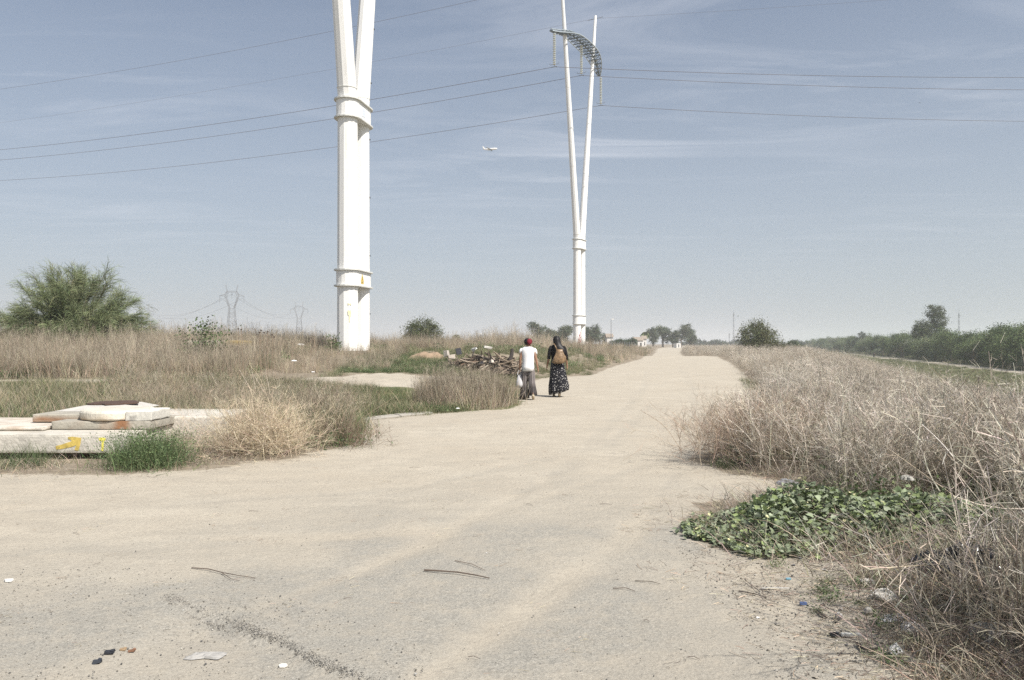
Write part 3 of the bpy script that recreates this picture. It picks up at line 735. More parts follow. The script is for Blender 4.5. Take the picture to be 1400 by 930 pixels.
# ------------------------------------------------------------------ power towers
def stadium(s, r, z, n=10):
    a = np.linspace(-math.pi / 2, math.pi / 2, n)
    e1 = np.c_[s + r * np.cos(a), r * np.sin(a)]; e2 = np.c_[-s - r * np.cos(a), -r * np.sin(a)]
    p = np.vstack([e1, e2]); return np.c_[p, np.full(len(p), z)]
def ngon(cx, cy, r, z, n=12, ph=0.0):
    a = np.arange(n) * 2 * np.pi / n + ph
    return np.c_[cx + r * np.cos(a), cy + r * np.sin(a), np.full(n, z)]
def tower(loc, u, lc, uc, top, arm_z, label, arm=True):
    rz = math.atan2(u[1], u[0])
    root = empty('power_tower', loc, rz, label=label, cat='power tower', group='white steel power towers')
    s0, r0, k = .82, .50, .178
    def legx(z): return s0 if z < uc[1] else s0 + k * (z - uc[1])
    for sg in (-1, 1):
        mb = MB(); mb.loft([ngon(sg * s0, 0, r0 + .02, 0), ngon(sg * s0, 0, r0 + .01, lc[0]), ngon(sg * s0, 0, r0 - .01, uc[1] + .02)])
        mb.build('column', M['white_paint'], root)
        mb = MB(); zs = [uc[1] + .03, uc[1] + .55]
        mb.loft([ngon(sg * s0, 0, r0 - .02, zs[0]), ngon(sg * legx(zs[1] + .0), 0, r0 - .02, zs[1])])
        lg = mb.build('leg', M['white_paint'], root)
        mb = MB(); z = zs[1]; seg = [z + .012]
        for q in (uc[1] + 9.0, uc[1] + 18.5, top): seg.append(q)
        for i in range(len(seg) - 1):
            ra = r0 - .02 - (seg[i] - uc[1]) / (top - uc[1]) * .30; rb = r0 - .02 - (seg[i + 1] - uc[1]) / (top - uc[1]) * .30
            mb = MB(); mb.loft([ngon(sg * legx(seg[i]), 0, ra + (.012 if i else 0), seg[i]), ngon(sg * legx(seg[i + 1] + .05), 0, rb, seg[i + 1] + (.05 if i < 2 else 0))])
            mb.build('leg_section', M['white_paint'], root)
        mb = MB(); mb.loft([ngon(sg * legx(zs[1]), 0, r0 + .0, zs[1] - .02), ngon(sg * legx(zs[1]), 0, r0 + .0, zs[1] + .02)]); mb.build('joint_ring', M['flange'], root)
        # climbing bolts on the side that faces the road
        if sg == 1:
            mb = MB(); mb.box((0, 0, 0), (.07, .10, .07)); me = mb.mesh('bolt'); me.materials.append(M['bolt'])
            for z in np.arange(1.9, top - 1, 3.0):
                a = -1.05
                b = link('climbing_bolt', me, None, root)
                rr = (r0 if z < uc[1] else r0 - .02 - (z - uc[1]) / (top - uc[1]) * .30) + .0
                b.location = (legx(z) + rr * math.cos(a + .0) * .98, rr * math.sin(a) * .98, z)
    for z0, z1 in (lc, uc):
        mb = MB(); mb.loft([stadium(s0, r0 + .06, z0 + .04), stadium(s0, r0 + .06, z1 - .04)]); mb.build('collar', M['white_paint'], root)
        for z in (z0, z1):
            mb = MB(); mb.loft([stadium(s0, r0 + .17, z - .035), stadium(s0, r0 + .17, z + .035)]); fl = mb.build('flange', M['flange'], root)
    mb = MB(); mb.box((0, 0, -.35), (3.4, 2.4, .72), jit=.01, col=(.42, .39, .33)); mb.build('plinth', M['concrete'], root)
    if not arm: return root
    # cross arm: a lens shaped lattice frame, raised in the middle
    hl = 8.9; n = 19
    sv = np.linspace(-hl, hl, n)
    zz = arm_z + 1.05 * ss(hl + .5, 3.2, np.abs(sv))
    wid = .35 + 2.0 * (1 - (np.abs(sv) / hl) ** 2.2)
    yl = .75 - .0 * sv; yr = yl - wid                     # local -Y is the right hand side
    el = np.c_[sv, yl - .25, zz]; er = np.c_[sv, yr - .25, zz]; tp = np.c_[sv, (yl + yr) / 2 - .25, zz + .25 + .35 * (1 - (sv / hl) ** 2)]
    armo = empty('cross_arm', (0, 0, 0)); armo.parent = root
    for e in (el, er, tp):
        mb = MB()
        for i in range(n - 1): mb.bar(e[i], e[i + 1], .14)
        mb.build('chord', M['galv'], armo)
    for i in range(n):
        mb = MB(); mb.bar(el[i], er[i], .12 if i % 3 else .18); mb.build('rung', M['darksteel'], armo)
    mb = MB()
    for i in range(n - 1):
        mid = (el[i] + er[i]) / 2; mid2 = (el[i + 1] + er[i + 1]) / 2
        mb.bar(el[i], mid2, .06); mb.bar(er[i], mid2, .06); mb.bar(mid, mid2, .16)
        mb.bar(el[i], tp[i], .06); mb.bar(er[i], tp[i], .06); mb.bar(el[i], tp[i + 1], .05); mb.bar(er[i + 1], tp[i], .05)
    mb.build('bracing', M['darksteel'], armo)
    # thin galvanised decking seen from below between the rungs
    for i in range(0, n - 1):
        a, b, c_, d = el[i], er[i], er[i + 1], el[i + 1]
        up = np.array((0, 0, .10))
        q = [a * .86 + c_ * .14, b * .86 + d * .14, c_ * .62 + a * .38, d * .62 + b * .38]
        q = np.array(q) + up
        mb = MB(); mb.add(np.vstack([q, q + np.array((0, 0, .02))]), [(3, 2, 1, 0), (4, 5, 6, 7), (0, 1, 5, 4), (1, 2, 6, 5), (2, 3, 7, 6), (3, 0, 4, 7)])
        mb.build('deck_plate', M['galv'], armo)
    # earth wire brackets near the mast tops
    for sg in (-1, 1):
        z = top - .35; x0 = sg * legx(z)
        mb = MB(); mb.bar((x0, 1.1, z - .15), (x0, -1.1, z), .06); mb.build('earth_wire_bracket', M['farsteel'], root)
    return root
U1 = Vector((.18, .984)).normalized(); U2 = Vector((.42, .9075)).normalized()
T1 = (-7.98, 40.6, 1.16); T2 = (8.72, 104.2, .75)
tw1 = tower(T1, U1, (3.22, 4.0), (11.5, 12.4), 45.0, 37.2, 'nearer white twin-column power tower, its fork cut off by the top of the photo')
tw2 = tower(T2, U2, (3.3, 4.4), (13.0, 14.2), 45.6, 38.2, 'farther white forked power tower with lattice cross arm and insulators beside the road')

def t_local(T, U, s, w, z):                               # s along the arm, w to the right along the line
    return np.array((T[0] + U.x * s + U.y * w, T[1] + U.y * s - U.x * w, T[2] + z))
# warning sign, plate and spray marks on the nearer tower
def on_curve(T, U, s, r, ang, z):
    a = -ang
    return None
rz1 = math.atan2(U1.y, U1.x)
def cur(pts2, name, m, root, sx, r, a0, z0, flip=1):
    """small flat shape bent over a column: pts2 (along, up) metres"""
    mb = MB(); p = np.array(pts2, float)
    ang = a0 + p[:, 0] / r
    v0 = np.c_[sx + (r) * np.cos(ang), (r) * np.sin(ang), z0 + p[:, 1]]
    v1 = np.c_[sx + (r + .012) * np.cos(ang), (r + .012) * np.sin(ang), z0 + p[:, 1]]
    k = len(p)
    mb.add(np.vstack([v0, v1]), [tuple(range(k))[::-1], tuple(range(k, 2 * k))] + [(i, (i + 1) % k, (i + 1) % k + k, i + k) for i in range(k)])
    return mb.build(name, m, root)
# local frame of tower 1: local -x is towards the camera (left column), local -y is to the right
def flatmark(pts2, name, m, root, org, xd, yd, nd, th=.012):
    o = np.array(org); p = np.array(pts2, float); k = len(p)
    v0 = o + p[:, :1] * np.array(xd) + p[:, 1:] * np.array(yd); v1 = v0 + np.array(nd) * th
    mb = MB(); mb.add(np.vstack([v0, v1]), [tuple(range(k))[::-1], tuple(range(k, 2 * k))] + [(i, (i + 1) % k, (i + 1) % k + k, i + k) for i in range(k)])
    return mb.build(name, m, root)
# collar's right-hand face of the near end: normal around local angle -150 deg
for root_, z_ in ((tw1, 3.61),):
    a = math.radians(-112); r = .565
    # the collar face that looks right towards the road (local -y side), flat between the columns
    org = (-.30, -.562, z_); xd = (1, 0, 0); yd = (0, 0, 1); nd = (0, -1, 0)
    flatmark([(-.19, -.12), (.19, -.12), (0, .22)], 'warning_sign', M['yellow'], root_, org, xd, yd, nd)
    flatmark([(-.03, -.08), (.03, -.03), (0, -.01), (.035, .10), (-.035, .03), (.0, .01)], 'warning_sign_symbol', M['black'], root_, (org[0], org[1] - .014, org[2]), xd, yd, nd, .004)
    flatmark([(-.17, -.27), (.17, -.27), (.17, -.14), (-.17, -.14)], 'warning_plate', M['yellow'], root_, org, xd, yd, nd)
    flatmark([(-.12, -.215), (.12, -.215), (.12, -.195), (-.12, -.195)], 'warning_plate_text', M['black'], root_, (org[0], org[1] - .014, org[2]), xd, yd, nd, .004)
M['paleplate'] = pmat('pale_plate', (.60, .64, .70), .5)
flatmark([(-.2, -.22), (.2, -.22), (.2, .22), (-.2, .22)], 'number_plate', M['paleplate'], tw1, (-.1, -.562, 11.95), (1, 0, 0), (0, 0, 1), (0, -1, 0))
def blob(n, rx, ry, j=.15):
    a = np.arange(n) * 2 * np.pi / n; q = 1 + rng.normal(0, j, n)
    return np.c_[np.cos(a) * rx * q, np.sin(a) * ry * q]
M['faintyellow'] = pmat('faded_yellow_spray', (.70, .66, .42), .8, noise=.2, nscale=20)
cur(blob(12, .09, .16), 'spray_mark', M['faintyellow'], tw1, -.82, .515, math.radians(-148), 1.85)
cur([(-.015, -.45), (.02, -.45), (.03, -.1), (-.03, -.1)], 'spray_drip', M['faintyellow'], tw1, -.82, .515, math.radians(-148), 1.85)
cur([(-.08, .02), (.08, .10), (.08, .06), (-.08, -.02)], 'spray_stroke', M['faintyellow'], tw1, -.82, .515, math.radians(-148), 2.25)
cur([(-.08, .10), (-.08, .06), (.08, -.02), (.08, .02)], 'spray_stroke', M['faintyellow'], tw1, -.82, .518, math.radians(-148), 2.25)
# red scrawl on the base of the farther tower
sc_pts = [[(-.45, .1), (-.15, 1.0), (.0, .5)], [(-.2, .9), (.1, 1.5), (.3, 1.1), (.0, .8)], [(.1, .9), (.5, 1.2), (.75, .8), (.5, .5)], [(.3, 1.3), (.35, 1.9)], [(-.1, .55), (.4, .4), (.8, .65)], [(.2, .2), (.3, .9)]]
mb = MB()
for st in sc_pts:
    q = np.array(st)
    ang = math.radians(-128) + q[:, 0] * .9
    pts = np.c_[-.82 + .525 * np.cos(ang), .525 * np.sin(ang), q[:, 1] + .45]
    mb.tube(pts, .03, 4)
mb.build('graffiti', M['red'], tw2)

# insulator strings (three, hanging from the arm of the farther tower)
def insul(T, U, s, ztop, length, w, label):
    p = t_local(T, U, s, w, ztop)
    root = empty('insulator_string', tuple(p), math.atan2(U.y, U.x), label=label, cat='insulator', group='insulator strings on the cross arm')
    nd = 17; step = (length - .35) / nd
    mb = MB(); mb.loft([ngon(0, 0, .025, 0, 6), ngon(0, 0, .025, -length, 6)]); mb.build('rod', M['farsteel'], root)
    mb = MB(); mb.loft([ngon(0, 0, .18, -.06, 8), ngon(0, 0, .20, -.01, 8), ngon(0, 0, .07, .06, 8)]); me = mb.mesh('insulator_disc'); me.materials.append(M['glassdisc'])
    for i in range(nd):
        d = link('insulator_disc', me, None, root); d.location = (0, 0, -.25 - step * i)
    mb = MB(); mb.bar((0, -.55, -length + .30), (0, .55, -length + .30), .05); mb.tube([(0, -.55, -length + .30), (0, -.62, -length + .42), (0, -.55, -length + .52)], .02, 4)
    mb.tube([(0, .55, -length + .30), (0, .62, -length + .42), (0, .55, -length + .52)], .02, 4); mb.build('arcing_horn', M['farsteel'], root)
    mb = MB(); mb.bar((0, -.35, -length), (0, .35, -length), .10); mb.build('clamp', M['farsteel'], root)
    return p - np.array((0, 0, length))
CW = -.2
cA = insul(T2, U2, -8.7, 38.05, 4.15, .0, 'insulator string at the left end of the cross arm')
cB = insul(T2, U2, -.6, 39.35, 4.10, .5, 'insulator string under the middle of the cross arm')
cC = insul(T2, U2, 8.7, 38.05, 4.10, .0, 'insulator string at the right end of the cross arm')
def wire(name, start, hits, label, rad=.028, b=.00035, cat='cable', dirs=(Vector((-.9075, .42)), Vector((.985, .17)))):
    """hits: ((px,py) left, (px,py) right): the cable passes there"""
    pts = []
    for side, (hit, dv) in enumerate(zip(hits, dirs)):
        px, py = hit; kx = (px - 700) / FPX
        tt = (start[0] - kx * start[1]) / (kx * dv.y - dv.x)
        Yh = start[1] + dv.y * tt; zh = EYE - (py - 470) / FPX * Yh
        a = (zh - start[2] - b * tt * tt) / tt
        end = 330.0
        q = np.linspace(1 if side == 0 else 0, 0 if side == 0 else 1, 60) * end
        pp = np.c_[start[0] + dv.x * q, start[1] + dv.y * q, start[2] + a * q + b * q * q]
        pts.append(pp if side == 0 else pp[1:])
    mb = MB(); mb.tube(np.vstack(pts), rad, 5)
    return mb.build(name, M['wire'], None, label=label, cat=cat, group='cables of the nearer power line')
wire('power_cable', cA, ((0, 205), (1400, 106)), 'upper of the three dark conductors, hung from the left insulator')
wire('power_cable', cB, ((0, 219), (1400, 123)), 'middle of the three dark conductors, hung from the middle insulator')
wire('power_cable', cC, ((0, 247), (1400, 166)), 'lowest of the three dark conductors, hung from the right insulator')
e1 = t_local(T2, U2, -(.82 + .178 * (45.2 - 14.2)), .0, 45.2); e2 = t_local(T2, U2, (.82 + .178 * (45.2 - 14.2)), .0, 45.2)
wire('earth_cable', e1, ((0, 122), (1400, -60)), 'topmost thin cable crossing the upper left sky to the left mast top', .018)
wire('earth_cable', e2, ((0, 168), (1100, 8)), 'thin faint cable crossing the sky to the right mast top', .012, .0002)

# ------------------------------------------------------------------ far lattice pylons
def lattice_pylon(loc, Hh, rz, label):
    root = empty('lattice_pylon', loc, rz, label=label, cat='pylon', group='far lattice pylons')
    k = Hh / 50.0; w = .26
    def body(zs, hw):
        mb = MB()
        for i in range(len(zs) - 1):
            c0 = [(sx * hw[i], sy * hw[i], zs[i]) for sx, sy in ((-1, -1), (1, -1), (1, 1), (-1, 1))]
            c1 = [(sx * hw[i + 1], sy * hw[i + 1], zs[i + 1]) for sx, sy in ((-1, -1), (1, -1), (1, 1), (-1, 1))]
            for j in range(4):
                mb.bar(c0[j], c1[j], w * 1.3, sides=4); j2 = (j + 1) % 4
                mb.bar(c0[j], c1[j2], w * .7, sides=3); mb.bar(c1[j], c1[j2], w * .6, sides=3)
                if i % 2: mb.bar(c0[j2], c1[j], w * .6, sides=3)
        return mb
    zs = np.linspace(0, 30 * k, 10); hw = np.interp(zs, [0, 30 * k], [4.4 * k, 2.1 * k])
    body(zs, hw).build('body', M['farsteel'], root)
    mb = MB(); A = {}
    for sy in (-1, 1):
        y = sy * 1.2 * k
        P_ = lambda x, z, y=y: (x * k, y, z * k)
        fr_ = [((-2.1, 30), (-5.4, 40)), ((2.1, 30), (5.4, 40)), ((-5.4, 40), (-3.6, 44)), ((5.4, 40), (3.6, 44)), ((-3.6, 44), (3.6, 44)), ((-3.6, 44), (-4.7, 49)), ((3.6, 44), (4.7, 49)),
               ((-5.4, 40), (-9.5, 40.2)), ((5.4, 40), (9.5, 40.2)), ((-3.6, 44), (-5.9, 40.8)), ((3.6, 44), (5.9, 40.8)), ((-1.4, 30), (-4.2, 39.4)), ((1.4, 30), (4.2, 39.4)), ((-4.2, 39.4), (-2.8, 43.2)), ((4.2, 39.4), (2.8, 43.2)), ((-2.8, 43.2), (2.8, 43.2)),
               ((-5.4, 41.4), (-9.5, 40.2)), ((5.4, 41.4), (9.5, 40.2)), ((-2.1, 32), (-3.2, 34)), ((2.1, 32), (3.2, 34))]
        for a, b in fr_: mb.bar(P_(*a), P_(*b), w, sides=4)
        for i in range(5):
            for sx in (-1, 1):
                x0 = 2.1 + 3.3 * i / 5; x1 = 1.4 + 2.8 * (i + 1) / 5
                mb.bar(P_(sx * x0, 30 + 2 * i), P_(sx * x1, 30 + 1.9 * (i + 1)), w * .5, sides=3)
    mb.build('head', M['farsteel'], root)
    for x in (-9.4, 0, 9.4):
        mb = MB(); z0 = 40.1 if x else 43.2
        mb.bar((x * k, 0, z0 * k), (x * k, 0, (z0 - 5) * k), .28, sides=5); mb.build('insulator', M['farsteel'], root)
    return root
pl1 = lattice_pylon(tuple(P3(317, 0, 560)[:2]) + (.0,), 46.5 * .93, .12, 'larger of the far lattice pylons, left of the nearer white tower')
pl2 = lattice_pylon(tuple(P3(409, 0, 830)[:2]) + (.0,), 46, .12, 'smaller far lattice pylon between the larger one and the nearer white tower')
pl3 = lattice_pylon(tuple(P3(198, 0, 860)[:2]) + (.0,), 45, .12, 'faint far lattice pylon just right of the feathery tree')
def far_wire(a, b, sag, rad, label):
    t_ = np.linspace(0, 1, 24)[:, None]; p = np.array(a) * (1 - t_) + np.array(b) * t_; p[:, 2] -= 4 * sag * (t_ * (1 - t_))[:, 0]
    mb = MB(); mb.tube(p, rad, 4); mb.build('far_cable', M['farsteel'], None, label=label, cat='cable', group='cables between the far pylons')
for dx_ in (-8, 0, 8):
    a = np.array(pl1.location) + np.array((dx_ * .9, 0, 33 if dx_ else 36)); b = np.array(pl2.location) + np.array((dx_, 0, 33 if dx_ else 36))
    c_ = np.array(pl3.location) + np.array((dx_, 0, 33 if dx_ else 36))
    far_wire(a, b, 9, .07, 'faint cable sagging between the two far lattice pylons')
    far_wire(a, c_, 9, .07, 'faint cable sagging left from the larger far lattice pylon')

# ------------------------------------------------------------------ trees
def crown(mb, lobes, n_cl, per, size, base, spread=.16, dark=.75, shell=.55):
    """leaf clumps over several lobes"""
    vol = np.array([l[3] * l[4] * l[5] for l in lobes]) ** .67; vol /= vol.sum()
    li = rng.choice(len(lobes), n_cl, p=vol); lb = np.array(lobes)[li]
    d = norm(rng.normal(size=(n_cl, 3))); rr = rng.uniform(shell, 1.05, (n_cl, 1))
    cpos = lb[:, :3] + d * rr * lb[:, 3:6]
    csz = lb[:, 3:6].mean(1, keepdims=True) * spread * rng.uniform(.6, 1.5, (n_cl, 1))
    cb = np.clip(np.array(base)[None] * (1 + rng.normal(0, .22, (n_cl, 1))) * (1 + rng.normal(0, .05, (n_cl, 3))), .01, .8)
    i = np.repeat(np.arange(n_cl), per)
    p = cpos[i] + rng.normal(0, 1, (len(i), 3)) * csz[i] * np.array((1, 1, .8))
    c_ = np.clip(cb[i] * (1 + rng.normal(0, .16, (len(i), 1))), .005, .8)
    leaves(mb, p, size * rng.uniform(.6, 1.4, len(i)), c_, up=.35, asp=.5)
def limbs(mb, lobes, r, z0=0, h=.4, col=(.5, .5, .5), trunk_top=None, n=1):
    tt = np.array((0, 0, trunk_top)) if trunk_top is not None else np.array((0, 0, h))
    mb.tube([(0, 0, z0), (r * .3, 0, tt[2] * .5), tt], [r * 1.3, r, r * .8], 7)
    for l in lobes:
        e = np.array(l[:3]); mid = tt * .5 + e * .5 + rng.normal(0, .1, 3) * l[3]
        mb.tube([tt * .92, mid, e + np.array((0, 0, l[5] * .4))], [r * .65, r * .4, r * .12], 5)
        for q in range(4):
            e2 = e + norm(rng.normal(size=3)) * np.array(l[3:6]) * .85
            mb.tube([mid, (mid + e2) / 2 + rng.normal(0, .05, 3), e2], [r * .28, r * .16, r * .05], 4)
def make_tree(name, label, cat, group, lobes, n_cl, per, size, base, r, trunk, **kw):
    root = empty(name, (0, 0, 0), label=label, cat=cat, group=group)
    mb = MB(); limbs(mb, lobes, r, trunk_top=trunk); mb.build('trunk', M['bark'], root)
    mb = MB(); crown(mb, lobes, n_cl, per, size, base, **kw); mb.build('crown', M['foliage'], root)
    return root
def place(o, x, y, z=None, s=1.0, rz=None, sz=None):
    o.location = (x, y, GZ(x, y) if z is None else z); o.scale = (s, s, s if sz is None else sz)
    o.rotation_euler[2] = random.uniform(0, 6.28) if rz is None else rz
DG = (.085, .105, .052)
# dark dense round tree behind the bank (px 553-607)
o = make_tree('carob_tree', 'dark dense round tree on the horizon just right of the nearer white tower', 'tree', None,
              [(-.9, 0, 1.6, 1.5, 1.3, 1.3), (.7, .2, 1.5, 1.4, 1.3, 1.2), (0, .3, 2.2, 1.5, 1.3, 1.1), (.0, -.4, 1.1, 1.9, 1.3, 1.0), (-1.5, 0, 1.0, .8, .8, .7)], 420, 34, .13, (.10, .115, .055), .16, .8)
place(o, *P3(580, 0, 92)[:2], z=.9, rz=0.3, s=1.10)
# tamarisk at right of the road (px 1010-1070)
o = make_tree('tamarisk_tree', 'lone bushy tamarisk tree behind the dry brush right of the road', 'tree', None,
              [(-.2, 0, 2.0, 1.7, 1.4, 1.2), (-1.3, 0, 1.5, 1.1, 1.0, .9), (1.0, .1, 1.3, 1.5, 1.2, 1.2), (2.0, 0, .8, 1.1, 1.0, .9), (.3, .2, 2.5, .9, .8, .7)], 420, 34, .13, (.125, .135, .07), .15, .7, spread=.2)
place(o, *P3(1036, 0, 100)[:2], z=-.45, rz=.2, s=1.15, sz=1.5)
mb = MB()
o = make_tree('tamarisk_tree', 'small round bush right of the lone tamarisk on the horizon', 'bush', None,
              [(0, 0, 1.0, 1.4, 1.0, .9), (1.4, 0, .8, 1.1, .9, .7), (-1.2, 0, .7, .8, .8, .6)], 160, 30, .16, (.10, .12, .065), .1, .4)
place(o, *P3(1083, 0, 150)[:2], z=-.9, rz=0, s=1.5)
# feathery tree at the far left (px 5-190)
def feathery(loc):
    root = empty('feathery_tree', loc, label='large feathery green tree with fine drooping twigs at the left edge of the bank', cat='tree')
    nl = 130; az = rng.uniform(0, 6.283, nl); el = np.abs(rng.normal(.0, 1, nl)); el = np.clip(1.5 - rng.uniform(0, 1, nl) ** .8 * 1.45, .06, 1.5)
    d = np.c_[np.cos(el) * np.cos(az), np.cos(el) * np.sin(az), np.sin(el)]
    Lr = 1 / np.sqrt((d[:, 0] / 3.55) ** 2 + (d[:, 1] / 3.0) ** 2 + (d[:, 2] / 4.1) ** 2) * rng.uniform(.86, 1.0, nl)
    K = 8; t_ = np.linspace(0, 1, K)[None, :, None]
    base0 = np.array((0, 0, .2)) + rng.normal(0, .15, (nl, 3)) * np.array((1, 1, .3))
    sag = np.array((0, 0, -1))[None, None] * t_ ** 2.5 * (.16 * Lr * np.cos(el))[:, None, None]
    Pm = base0[:, None] + d[:, None] * t_ * Lr[:, None, None] + sag + rng.normal(0, .06, (nl, 1, 3)) * t_ * Lr[:, None, None] + rng.normal(0, .03, (nl, K, 3))
    mb = MB()
    for i in range(nl): mb.tube(Pm[i], np.linspace(.05, .008, K), 4)
    mb.build('branch', M['bark'], root, kind='stuff')
    n2 = nl * 60; mi = rng.integers(0, nl, n2); tt = rng.uniform(.30, 1.0, n2) ** .8; q = tt * (K - 1); k0 = np.minimum(q.astype(int), K - 2); f = (q - k0)[:, None]
    s0 = Pm[mi, k0] * (1 - f) + Pm[mi, k0 + 1] * f
    d2 = norm(norm(Pm[mi, k0 + 1] - Pm[mi, k0]) * .9 + rng.normal(0, .35, (n2, 3)) + np.array((0, 0, .35)))
    L2 = rng.uniform(.35, .95, n2); t2 = np.linspace(0, 1, 5)[None, :, None]
    P2_ = s0[:, None] + d2[:, None] * t2 * L2[:, None, None] + np.array((0, 0, -1.))[None, None] * t2 ** 2 * (L2 * .38)[:, None, None]
    mb = MB(); G2 = (.19, .215, .115)
    ribbons(mb, P2_, np.full((n2, 5), .014), colvar(G2, n2, .15))
    n3 = n2 * 9; m3 = rng.integers(0, n2, n3); k3 = rng.integers(1, 5, n3)
    s3 = P2_[m3, k3]; d3 = norm(d2[m3] * .9 + rng.normal(0, .35, (n3, 3)) + np.array((0, 0, -.05))); L3 = rng.uniform(.2, .55, n3)
    t3 = np.linspace(0, 1, 3)[None, :, None]
    P3_ = s3[:, None] + d3[:, None] * t3 * L3[:, None, None] + np.array((0, 0, -1.))[None, None] * t3 ** 2 * (L3 * .35)[:, None, None]
    cl = np.repeat(colvar((.20, .23, .12), n2, .24), 1, axis=0)[m3] * (1 + rng.normal(0, .12, (n3, 1)))
    ribbons(mb, P3_, np.full((n3, 3), .009), np.clip(cl, .01, 1))
    mb.build('crown', M['foliage'], root)
    return root
ft = feathery((P3(97, 0, 42)[0], 42, 1.15)); ft.scale = (1.02, 1.0, 1.04)
# bare grey limbs at the very left edge
mb = MB(); b = P3(0, 452, 40)
for a_, c_ in (((-1.2, 0, -.7), (1.4, .2, -.35)), ((-1, .1, .3), (1.0, 0, -.65)), ((-.8, .1, -.1), (1.6, .2, -.9)), ((-1.2, .1, .55), (.1, .1, .05)), ((-.2, 0, -.2), (1.0, 0, .2))):
    a_ = np.array(a_) + b; c_ = np.array(c_) + b; m_ = (a_ + c_) / 2 + rng.normal(0, .08, 3)
    mb.tube([a_, m_, c_], [.05, .035, .015], 5, col=(.26, .20, .17))
mb.build('dead_branch', M['wood'], None, label='bare grey dead branches leaning in at the left edge beside the feathery tree', cat='branch', kind='stuff')
# sparse young shrubs that stand above the dry grass
def leafy_shrub(name, loc, h, w, n, label, base=(.10, .135, .06), ls=.10, stems=9):
    root = empty(name, loc, label=label, cat='shrub')
    mb = MB(); mb2 = MB()
    for i in range(stems):
        a = rng.uniform(-1, 1); top = np.array((a * w * .5, rng.normal(0, w * .2), h * (1 - .55 * abs(a - .1 * i / stems)) * rng.uniform(.75, 1.0)))
        mid = top * .5 + rng.normal(0, .06, 3) * w
        pts = np.array([(0, 0, 0), mid, top]); tt = np.linspace(0, 1, 12)[:, None]
        cvv = (1 - tt) ** 2 * pts[0] + 2 * tt * (1 - tt) * pts[1] + tt ** 2 * pts[2]
        mb.tube(cvv[::3], np.linspace(.02, .006, 4), 4)
        m_ = n // stems; q = cvv[rng.integers(3, 12, m_)] + rng.normal(0, .11, (m_, 3)) * np.array((w, w, .9))
        leaves(mb2, q, rng.uniform(.5, 1.3, m_) * ls, colvar(base, m_, .2), up=.5, asp=.65)
    mb.build('stem', M['bark'], root, kind='stuff'); mb2.build('foliage', M['foliage'], root)
    return root
p = P3(282, 0, 33); leafy_shrub('young_shrub', (p[0] - .2, 33, .75), 2.2, 2.2, 900, 'slender young green shrub rising above the dry grass left of the larger far pylon', ls=.11, stems=9)
p = P3(455, 0, 38); leafy_shrub('young_shrub', (p[0], 38, 1.0), 1.15, 1.0, 420, 'low green shrub in the dry grass at the left foot of the nearer white tower', ls=.09, stems=7)
for px, py in ((326, 450), (330, 451), (355, 455), (357, 452), (361, 455), (366, 454), (372, 458), (375, 461)):
    p = P3(px, py, 26); z0 = GZ(p[0], 26); mb = MB(); root = empty('dead_thistle', (p[0], 26, z0), label='dead thistle head against the sky, %s of the row between the far pylons' % ['leftmost', 'second from left', 'third from left', 'fourth from left', 'fifth from left', 'third from right', 'second from right', 'rightmost'][[326, 330, 355, 357, 361, 366, 372, 375].index(px)], cat='thistle', group='dead thistles against the sky')
    hh = p[2] - z0; mb.tube([(rng.normal(0, .1), 0, 0), (rng.normal(0, .03), 0, hh * .6), (0, 0, hh)], .008, 4, col=(.25, .19, .14)); mb.build('stem', M['wood'], root)
    mb = MB(); mb.loft([ngon(0, 0, .01, hh - .02, 7), ngon(0, 0, .025, hh, 7), ngon(0, 0, .028, hh + .015, 7), ngon(0, 0, .01, hh + .03, 7)], col=(.07, .05, .04)); mb.build('seed_head', M['wood'], root)

# eucalypts on the horizon
def euc(i):
    ns = 5
    lb = [(rng.normal(0, 1.4), rng.normal(0, 1.0), 5.2 + rng.uniform(-1.6, 2.2), rng.uniform(1.4, 2.1), rng.uniform(1.3, 1.8), rng.uniform(1.2, 1.8)) for _ in range(7)]
    lb += [(rng.normal(0, 1.2), 0, 2.8, 1.7, 1.4, 1.2)]
    return make_tree('eucalyptus_tree', 'grey-green eucalyptus', 'tree', 'grey-green trees on the horizon', lb, 240, 26, .34, (.115, .135, .085), .28, 3.0, spread=.22)
eu = [euc(i) for i in range(4)]
spots = [(738, 250, 1.0, 'leftmost eucalyptus of the group left of the farther white tower, behind the women'), (750, 256, .85, 'second small eucalyptus left of the farther white tower'), (774, 250, 1.02, 'eucalyptus just left of the farther white tower'),
         (808, 262, .95, 'eucalyptus just right of the farther white tower'), (820, 270, .86, 'lower eucalyptus second to the right of the farther white tower'), (893, 330, 1.05, 'dark eucalyptus left in the group at the end of the road'),
         (906, 335, 1.25, 'tallest eucalyptus in the group at the end of the road'), (920, 330, .95, 'eucalyptus in the middle of the group at the end of the road'), (931, 330, 1.15, 'broad eucalyptus right in the group at the end of the road'), (944, 335, .95, 'slim eucalyptus at the right end of the group at the end of the road'), (762, 262, .8, 'small eucalyptus between two taller ones left of the farther white tower')]
for i, (px, Y, s, lab) in enumerate(spots):
    o = eu[i] if i < 4 else copy_tree(eu[i % 4])
    o['label'] = lab; place(o, *P3(px, 0, Y)[:2], z=-.2, s=s * .95)
